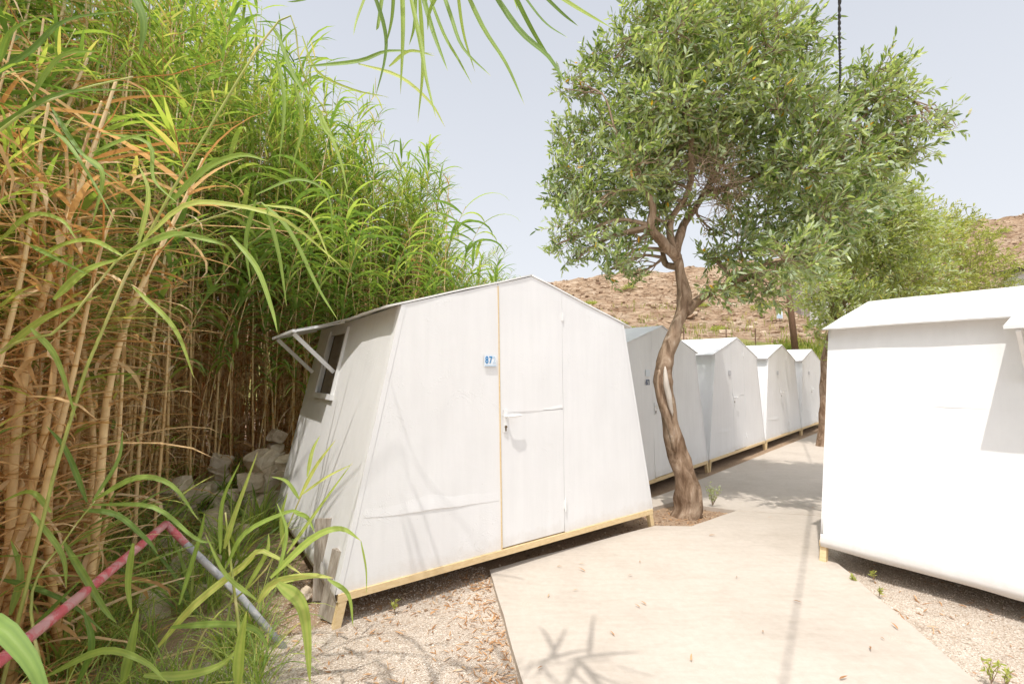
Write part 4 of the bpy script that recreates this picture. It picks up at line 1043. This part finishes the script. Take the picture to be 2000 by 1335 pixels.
tr_ = [.172, .130, .104, .090, .104, .083, .077, .072, .061, .050]
limbs = [([T(1338, 610), T(1360, 590, .05), T(1395, 567, .15), T(1450, 545, .3), T(1520, 520, .4), T(1590, 480, .5)], [.06, .05, .042, .035, .025, .015]),
         ([T(1322, 505), T(1290, 470, -.1), T(1272, 440, -.15), T(1275, 400, -.2), T(1240, 330, -.3), T(1200, 250, -.3)], [.06, .055, .045, .035, .025, .015]),
         ([T(1325, 520), T(1300, 515, .2), T(1285, 470, .3), T(1220, 430, .5), T(1150, 400, .5)], [.045, .035, .028, .02, .012]),
         ([T(1318, 500), T(1335, 440, .1), T(1365, 395, .2), T(1420, 300, .3), T(1480, 200, .3), T(1520, 100, .3)], [.055, .042, .036, .03, .022, .012]),
         ([T(1316, 495), T(1310, 430, 0), T(1345, 370, -.1), T(1350, 250, -.2), T(1330, 120, -.2), T(1340, 20, -.2)], [.05, .038, .034, .028, .02, .012]),
         ([T(1380, 380, .2), T(1460, 350, .1), T(1560, 310, .1), T(1660, 250, 0), T(1740, 180, 0)], [.035, .03, .026, .02, .012])]
BL = [(1150, 335, 85, 1), (1120, 430, 55, 1), (1120, 270, 45, 1), (1175, 470, 45, 1), (1215, 505, 38, 1), (1130, 500, 28, 1), (1185, 230, 75, 1), (1225, 130, 70, 1), (1170, 130, 40, 1), (1320, 60, 85, 2), (1240, 60, 50, 1),
      (1420, 40, 85, 2), (1500, 80, 75, 2), (1565, 100, 55, 1), (1300, 190, 95, 2), (1410, 180, 100, 2), (1520, 210, 90, 2), (1610, 235, 65, 2), (1570, 60, 35, 1), (1695, 190, 48, 1), (1735, 130, 36, 1), (1690, 130, 25, 1),
      (1740, 250, 42, 1), (1795, 240, 36, 1), (1835, 232, 22, 1), (1660, 310, 70, 2), (1560, 330, 90, 2), (1460, 300, 80, 1), (1690, 390, 62, 1), (1620, 410, 75, 2), (1500, 420, 70, 1), (1450, 480, 60, 1), (1540, 500, 75, 2),
      (1425, 555, 40, 1), (1500, 565, 44, 1), (1620, 470, 50, 1), (1210, 400, 62, 1), (1250, 320, 72, 2), (1235, 540, 26, 1), (1190, 535, 20, 1), (1160, 400, 55, 1), (1340, 120, 75, 1), (1380, -40, 80, 1), (1480, -20, 60, 1), (1280, -20, 55, 1), (1250, 250, 70, 1), (1395, 505, 35, 1), (1290, 400, 42, 1), (1330, 250, 60, 1), (1390, 250, 60, 1), (1285, 320, 50, 1), (1435, 390, 42, 1), (1400, 565, 32, 1), (1390, 455, 24, 1), (1345, 300, 30, 1), (1100, 380, 45, 1), (1090, 480, 30, 1), (1725, 180, 52, 1), (1765, 190, 38, 1), (1700, 280, 62, 1), (1655, 180, 38, 1), (1780, 290, 30, 1), (1745, 320, 45, 1), (1850, 245, 18, 1), (1120, 170, 40, 1), (1560, 160, 60, 1), (1300, 430, 30, 1), (1240, 470, 36, 1), (1275, 370, 36, 1), (1325, 300, 50, 1), (1350, 400, 26, 1), (1310, 360, 34, 1), (1400, 300, 50, 1), (1350, -20, 60, 1)]
blobs = []
for (x, y, r, n) in BL:
    for k in range(n):
        dd = U(-.35, .35) if n == 1 else (-.50 if k == 0 else .55)+U(-.15, .15)
        c = at(x+U(-6, 6), y+U(-6, 6), TB.y+.15+dd); blobs.append((c, r/889*c.y*.93))
main = make_tree('broadleaf_tree', 'large leafy tree with crooked scarred trunk growing from bare earth beside the nearest cabin', TB, (tp, tr_), limbs, blobs, .105, .028, 94, 13, M['leaf'],
                 bare=[(at(1375, 340, TB.y-.15), .38, 150), (at(1420, 380, TB.y-.1), .3, 90), (at(1320, 350, TB.y), .25, 60), (at(1255, 250, TB.y), .3, 40)])
# the pale dead-wood scar and the knot on the trunk, parts of their own
mb = MB(); S_ = catmull([T(1299, 715, -.105), T(1301, 745, -.125), T(1307, 780, -.115), T(1314, 812, -.108)], 12)
mb.tube([p-TB for p in S_], [.004+.027*math.sin(PI*k/12)**.7 for k in range(13)], 10, [1.0]*13, wob=.4); mb.build('bark_scar', M['bark'], main, True)
mb = MB(); S_ = catmull([T(1289, 722, -.06), T(1287, 760, -.08), T(1297, 800, -.085), T(1310, 835, -.08), T(1318, 880, -.075)], 14)
mb.tube([p-TB for p in S_], [.020+.018*math.sin(PI*k/14) for k in range(15)], 10, [.3]*15, wob=.5); mb.build('bark_ridge', M['bark'], main, True)
mb = MB(); S_ = catmull([T(1338, 870, -.02), T(1350, 920, -.05), T(1362, 960, -.02), T(1362, 1000, -.04)], 12)
mb.tube([p-TB for p in S_], [.003, .016, .03, .034, .035, .036, .038, .04, .043, .046, .05, .056, .062], 10, [.3]*13, wob=.5); mb.build('root_ridge', M['bark'], main, True)

# second tree in its pit farther down the path
random.seed(8)
B2 = gnd(1606, 872, -.1)
def T2(x, y, dd=0): return at(x, y, B2.y+dd)
bl2 = [(T2(x, y, U(-.6, .6)), r/889*B2.y) for x, y, r in [(1680, 600, 60), (1740, 600, 60), (1600, 560, 50), (1640, 480, 80), (1700, 440, 80), (1760, 430, 60), (1610, 640, 32), (1650, 600, 55), (1720, 520, 80), (1620, 420, 60), (1690, 370, 60), (1590, 510, 40), (1740, 380, 45), (1800, 470, 60), (1790, 550, 60), (1625, 690, 16)]]
make_tree('broadleaf_tree', 'leafy tree farther down the path, its trunk half hidden by the right cabin', B2,
          ([B2+Vector((0, 0, -.1)), T2(1610, 820), T2(1611, 740), T2(1617, 680), T2(1640, 600), T2(1670, 520)], [.13, .10, .09, .085, .07, .05]),
          [([T2(1615, 700), T2(1625, 620), T2(1615, 520), T2(1620, 440)], [.06, .05, .04, .02]), ([T2(1640, 600), T2(1700, 540), T2(1760, 480)], [.05, .04, .02])],
          bl2, .115, .033, 80, 12, M['leaf_m'], .38, tb=.62)
B3 = Vector((12.3, 14.2, -.05))
random.seed(9)
def T3(x, y, dd=0): return at(x, y, B3.y+dd)
bl3 = [(T3(x, y, U(-.8, .8)), r/889*B3.y) for x, y, r in [(1750, 500, 70), (1810, 450, 60), (1870, 470, 60), (1790, 540, 60), (1860, 530, 60), (1920, 500, 48), (1800, 415, 30), (1925, 550, 45), (1760, 430, 45), (1890, 430, 24), (1850, 580, 50), (1740, 570, 60), (1935, 460, 20), (1965, 520, 22)]]
make_tree('bushy_tree', 'yellowish green bushy tree rising behind the right cabin', B3,
          ([B3+Vector((0, 0, -.1)), T3(1790, 700), T3(1800, 600), T3(1820, 520)], [.12, .10, .08, .05]), [([T3(1798, 620), T3(1860, 540), T3(1910, 500)], [.06, .04, .02])],
          bl3, .13, .032, 30, 12, M['leaf_y'], .45)
random.seed(10)
B4 = Vector((15.0, 13.5, -.05))
def T4(x, y, dd=0): return at(x, y, B4.y+dd)
make_tree('feathery_bush', 'pale green feathery bush at the right edge behind the right cabin roof', B4,
          ([B4, T4(1985, 680), T4(1985, 600)], [.06, .05, .03]), [], [(T4(x, y, U(-.3, .3)), r/889*B4.y) for x, y, r in [(1930, 580, 40), (1975, 565, 38), (2030, 560, 40), (1960, 610, 45), (2010, 610, 45)]], .07, .010, 60, 14, M['leaf_pale'], .3)['category'] = 'bush'

# small weeds
def weed(name, px, py, z, h, label, n=9, m='leaf', up=1.0, ll=.05, lw=.012):
    p = gnd(px, py, z); root = empty(name, p); tag(root, label, 'weed'); st, lf = MB(), MB()
    for k in range(n):
        a = U(0, 6.28); e = Vector((math.cos(a)*h*.45*R(), math.sin(a)*h*.45*R(), h*U(.5, 1)*up)); st.tube([Vector((0, 0, -.01)), e*.5+rdir()*.01, e], [.002, .0018, .001], 3, cap=False)
        for q in range(9):
            d = (rdir()+UP*.7).normalized(); leaf_(lf, e*(.25+.75*q/8), d, rdir(), ll*U(.6, 1.1), lw, U(.3, .8))
    st.build('stems', M['twig'], root); lf.build('leaves', M[m], root); return root
weed('small_weed', 1392, 985, -.02, .26, 'dark green leafy weed growing against the right side of the tree trunk', 16, ll=.035, lw=.010)
weed('small_weed', 1255, 985, -.02, .10, 'tiny weed in the bare earth between the cabin leg and the trunk', 6, ll=.03, lw=.008)
weed('small_weed', 770, 1192, 0, .06, 'little green sprout on the gravel in front of the nearest cabin', 4, 'leaf_y', ll=.03, lw=.008)
weed('small_weed', 1936, 1330, 0, .12, 'sprout with upright leaves at the bottom right corner of the gravel', 4, 'leaf_y', ll=.035, lw=.010)
weed('small_weed', 1966, 1335, 0, .07, 'lower sprout right of the upright one in the bottom right corner', 4, 'leaf_y', ll=.03, lw=.009)
weed('small_weed', 1666, 1135, 0, .05, 'tiny sprout at the path edge by the right cabin leg', 4, 'leaf_y', ll=.03, lw=.008)
weed('small_weed', 1705, 1128, 0, .05, 'tiny sprout at the shade line under the right cabin', 4, 'leaf_y', ll=.03, lw=.008)
weed('small_weed', 1717, 1160, 0, .045, 'tiny sprout in the middle of the right gravel', 4, 'leaf_y', ll=.03, lw=.008)

# fallen leaves: single ones on the path, the drift on the gravel as stuff
def fleaf(s):
    mb = MB(); arch_leaf(mb, (0, 0, .004), 0, .07*s, .014*s, .25, .5, R(), U(-.4, .4), 4); return mb.build('fallen_leaf', M['litter'])
random.seed(31)
fl = [fleaf(U(.7, 1.1)) for _ in range(4)]
spots = [(1100, 1062), (1088, 1105), (1070, 1165), (1143, 1115), (1250, 1098), (1235, 1122), (1130, 1100), (1250, 1185), (1550, 1172), (1640, 1325), (1655, 1340), (1754, 1228), (1720, 1243), (1440, 1125), (1120, 1152), (1262, 1180), (1700, 1262), (1385, 1045), (1500, 1010), (1200, 1240), (1060, 1300), (1490, 1230), (1350, 1290), (1590, 990)]
for i, (px, py) in enumerate(spots):
    o = fl[i] if i < 4 else fl[i % 4].copy()
    if i >= 4: COL.objects.link(o)
    p = gnd(px, py, .02); o.location = (p.x, p.y, .018); o.rotation_euler = (0, 0, U(0, 6.28)); s = U(.6, 1.1); o.scale = (s, s, s)
    tag(o, 'small dry orange leaf lying on the pale path', 'leaf', 'fallen leaves on the path')
mb = MB()
for i in range(1400):
    q = R()
    if q < .5:      # left gravel, thick along the path edge
        e = R(); x0 = -.17+(.06+.17)*e; y0 = 3.56+(2.25-3.56)*e; off = abs(random.gauss(0, .16)) if R() < .55 else U(0, 1.5); x, y = x0-off-.02, y0+U(-.1, .1)
    elif q < .75: x = U(2.1, 4.2); y = U(1.9, 4.0)
    else: x, y = 1.95+random.gauss(0, .3), 4.95+random.gauss(0, .22)
    if i % 9 == 0: e = R(); x, y = -.95+2.4*e+U(0, .25), 2.9+1.7*e+U(-.05, .15)
    if x > 0 and (2.24-x)*(3.98-2.25)+(y-2.25)*(2.62-2.24) > 0 and q >= .5 and q < .75: continue
    z = ground_h(x, y); arch_leaf(mb, (x, y, z+.004), U(0, 6.28), U(.02, .07), U(.004, .012), U(0, .4), U(0, .8), R(), U(-.5, .5), 3)
tag(mb.build('leaf_litter', M['litter']), 'orange dry leaf scraps scattered over the gravel', 'litter', kind='stuff')
# clods and bits of bark on the bare earth round the trunk and under the sill
mb = MB(); random.seed(66)
for i in range(900):
    if i % 2: x, y = 1.95+random.gauss(0, .33), 4.95+random.gauss(0, .24)
    else: e = R(); x, y = -.95+2.35*e+U(-.05, .3), 2.95+1.68*e+U(-.08, .3)
    if math.hypot(x-TB.x, y-TB.y) < .2: continue
    sz_ = U(.006, .02); rock_mesh(mb, (x, y, ground_h(x, y)+sz_*.2), sz_, i, .6, 1)
mc_, nt, b_ = mat('earth_clod', 0.95, 0.1); nt.links.new(ramp(nt, attr(nt), [(0, (.20, .13, .08)), (.6, (.38, .27, .18)), (1, (.56, .44, .32))]), b_.inputs['Base Color'])
tag(mb.build('earth_clods', mc_), 'small brown clods on the bare earth round the trunk', 'soil', kind='stuff')
# loose stones of the gravel
mb = MB(); octa = [Vector(v) for v in ((1, 0, 0), (-1, 0, 0), (0, 1, 0), (0, -1, 0), (0, 0, .7), (0, 0, -.7))]; of = [(0, 2, 4), (2, 1, 4), (1, 3, 4), (3, 0, 4), (2, 0, 5), (1, 2, 5), (3, 1, 5), (0, 3, 5)]
random.seed(77)
for i in range(32000):
    if R() < .55: x = U(-1.9, .1); y = U(1.9, 3.7)
    else: x = U(2.1, 4.3); y = U(1.7, 4.1)
    if -.25 < x < .3 and x > -.17+(3.56-y)*.175-.02: continue
    if x > 2 and x < 2.24+(y-2.25)*.22+.02: continue
    s = U(.0022, .0052)*(1.8 if R() < .04 else 1); rz = Matrix.Rotation(U(0, 6.28), 3, 'Z'); c = Vector((x, y, ground_h(x, y)+s*.3))
    mb.add([c+rz @ Vector((v.x*s*U(.8, 1.3), v.y*s*U(.7, 1), v.z*s)) for v in octa], of, R())
mp_, nt, b_ = mat('gravel_stone', 0.85, 0.2)
nt.links.new(ramp(nt, attr(nt), [(0, (.32, .245, .185)), (.1, (.49, .395, .305)), (.6, (.60, .505, .41)), (.85, (.69, .60, .50)), (1, (.78, .72, .64))]), b_.inputs['Base Color'])
tag(mb.build('gravel_stones', mp_), 'loose small stones of the pale gravel', 'gravel', kind='stuff')

random.seed(91)
def shrub(r):
    mb = MB()
    for k in range(420):
        d = rdir(); d.z = abs(d.z); p = Vector((d.x*r, d.y*r, d.z*r*.7))*U(.3, 1.05); leaf_(mb, p, (d+rdir()*.6).normalized(), rdir(), .16*r+.05, .05*r+.02, R())
    return mb.build('hill_shrub', M['leaf_y'])
sh = [shrub(.55), shrub(.8)]
for i, (px, dp, lb) in enumerate([(1155, 44, None), (1196, 32, None), (1108, 50, None), (1230, 50, None), (1375, 40, None), (1440, 46, None), (1200, 24.5, None), (1255, 27, None), (1405, 28, None), (1500, 36, None), (1960, 34, None), (1935, 48, None), (1990, 42, None), (1975, 55, None)]):
    x = (px-1000)/889*dp; o = sh[i] if i < 2 else sh[i % 2].copy()
    if i >= 2: COL.objects.link(o)
    o.location = (x, dp, hz(x, dp)-.05); o.rotation_euler = (0, 0, U(0, 6)); k = U(.8, 1.4); o.scale = (k*1.3, k, k*.8)
    tag(o, lb or 'small dry green shrub on the rocky slope', 'shrub', 'shrubs on the hillside')
# ------------------------------------------------------------------ wire, pole, fence, far things
PB = at(1556, 690, 21.0); PBz = hz(PB.x, PB.y); PT = at(1530, 480, 21.5)
up_ = empty('utility_pole', (PB.x, PB.y, PBz)); tag(up_, 'leaning brown wooden utility pole behind the far cabins', 'utility pole')
pb = Vector((PB.x, PB.y, PBz)); mb = MB(); mb.tube([Vector((0, 0, -.3)), (PT-pb)*.5, PT-pb], [.15, .13, .11], 12, wob=.1); mb.build('pole', M['pole'], up_, True)
mb = MB(); mb.bar(PT-pb+Vector((-.5, .0, -.3)), PT-pb+Vector((.5, 0, -.3)), .09, .09); mb.build('crossarm', M['pole'], up_)
W0 = at(1641, -30, 3.0); W1 = at(1622, 262, 6.0)
dirw = (W1-W0); W2 = PT+Vector((.3, 0, -.25)); Wb = W0-dirw*1.6+Vector((-.15, 0, .5))
CW = catmull([Wb, W0, W1, W1.lerp(W2, .5)-Vector((0, 0, .25)), W2], 160)
mb = MB()
for ph in (0, PI):
    pts = []
    for i, p in enumerate(catmull([Wb, W0, W1, W1.lerp(W2, .5)-Vector((0, 0, .25)), W2], 1200)):
        a = i*.42+ph; pts.append(p+Vector((math.cos(a)*.0065, 0, math.sin(a)*.0065)))
    mb.tube(pts, .0065, 5, cap=False)
mb.build('overhead_cable', M['cable']); tag(bpy.data.objects['overhead_cable'], 'twisted black overhead cable running over the tree towards the pole', 'cable')
fr = empty('wire_fence', at(1268, 660, 23)); fo = fr.location.copy(); tag(fr, 'thin rusty wire fence along the foot of the hill', 'fence')
fx = []
for k, px in enumerate((1150, 1210, 1268, 1335, 1418, 1475, 1600)):
    q = at(px, 660, 23+.0*k); z = hz(q.x, q.y); q.z = z; fx.append(q)
    mb = MB(); mb.tube([q-fo+Vector((0, 0, -.2)), q-fo+Vector((.02, 0, 1.15))], .028, 6); mb.build('post', M['rust'], fr)
for h in (.45, .75, 1.05):
    mb = MB(); mb.tube([q-fo+Vector((0, 0, h)) for q in fx], .008, 4, cap=False); mb.build('wire', M['rust'], fr)
# ruined stone wall stub and the small sign far up the slope
q = at(1575, 645, 34); q.z = hz(q.x, q.y)
ru = empty('stone_ruin', q); tag(ru, 'grey stone ruin on the slope right behind the utility pole', 'ruin')
mb = MB(); mb.box((0, 0, 1.1), (1.5, 1.2, 2.6)); mb.box((1.35, .1, .55), (1.3, 1.0, 1.5)); mb.box((-.1, 0, 2.6), (.9, .9, .5))
mb.build('wall', M['ruin'], ru); mb = MB(); mb.box((.1, -.61, .6), (.5, .05, 1.1)); mb.build('door_opening', M['dark'], ru)
q = at(1524, 645, 32); q.z = hz(q.x, q.y)
sg = empty('small_sign', q); tag(sg, 'tiny white and blue sign board on the slope left of the pole', 'sign')
mb = MB(); mb.box((0, 0, .55), (.42, .03, .5)); mb.build('board', M['plate'], sg); mb = MB(); mb.box((0, -.018, .45), (.36, .01, .24)); mb.build('blue_band', M['bluepale'], sg); mb = MB(); mb.tube([(0, .02, -.1), (0, .02, .5)], .025, 6); mb.build('post', M['rust'], sg)
q = at(1620, 645, 30); q.z = hz(q.x, q.y)
hs = empty('white_hut', q); tag(hs, 'white-walled hut glimpsed through the foliage right of the pole', 'hut')
mb = MB(); mb.box((0, 0, .9), (1.6, 1.4, 2.0)); mb.build('wall', M['white_old'], hs); mb = MB(); mb.box((0, 0, 1.96), (1.75, 1.55, .10)); mb.build('roof', M['dark'], hs)
mb = MB(); mb.box((-.2, -.71, .7), (.5, .04, 1.0)); mb.build('door', M['pole'], hs)
q = at(2075, 560, 26); q.z = hz(q.x, q.y)
hs = empty('flat_roof_house', q); tag(hs, 'dark flat roof edge of a house on the slope at the right edge', 'house')
zt = at(2000, 524, 26).z-q.z
mb = MB(); mb.box((0.4, 0, zt/2-.1), (4.2, 3, zt+.1)); mb.build('wall', M['white_old'], hs); mb = MB(); mb.box((.4, 0, zt+.03), (5.2, 3.6, .16)); mb.build('roof', M['dark'], hs)
mb = MB(); mb.box((-.5, -1.52, zt*.45), (.9, .05, .9)); mb.build('window', M['dark'], hs)

for o in live+dry+thin+broad+tf:
    if 'label' not in o:
        for ch in list(o.children): bpy.data.objects.remove(ch)
        bpy.data.objects.remove(o)
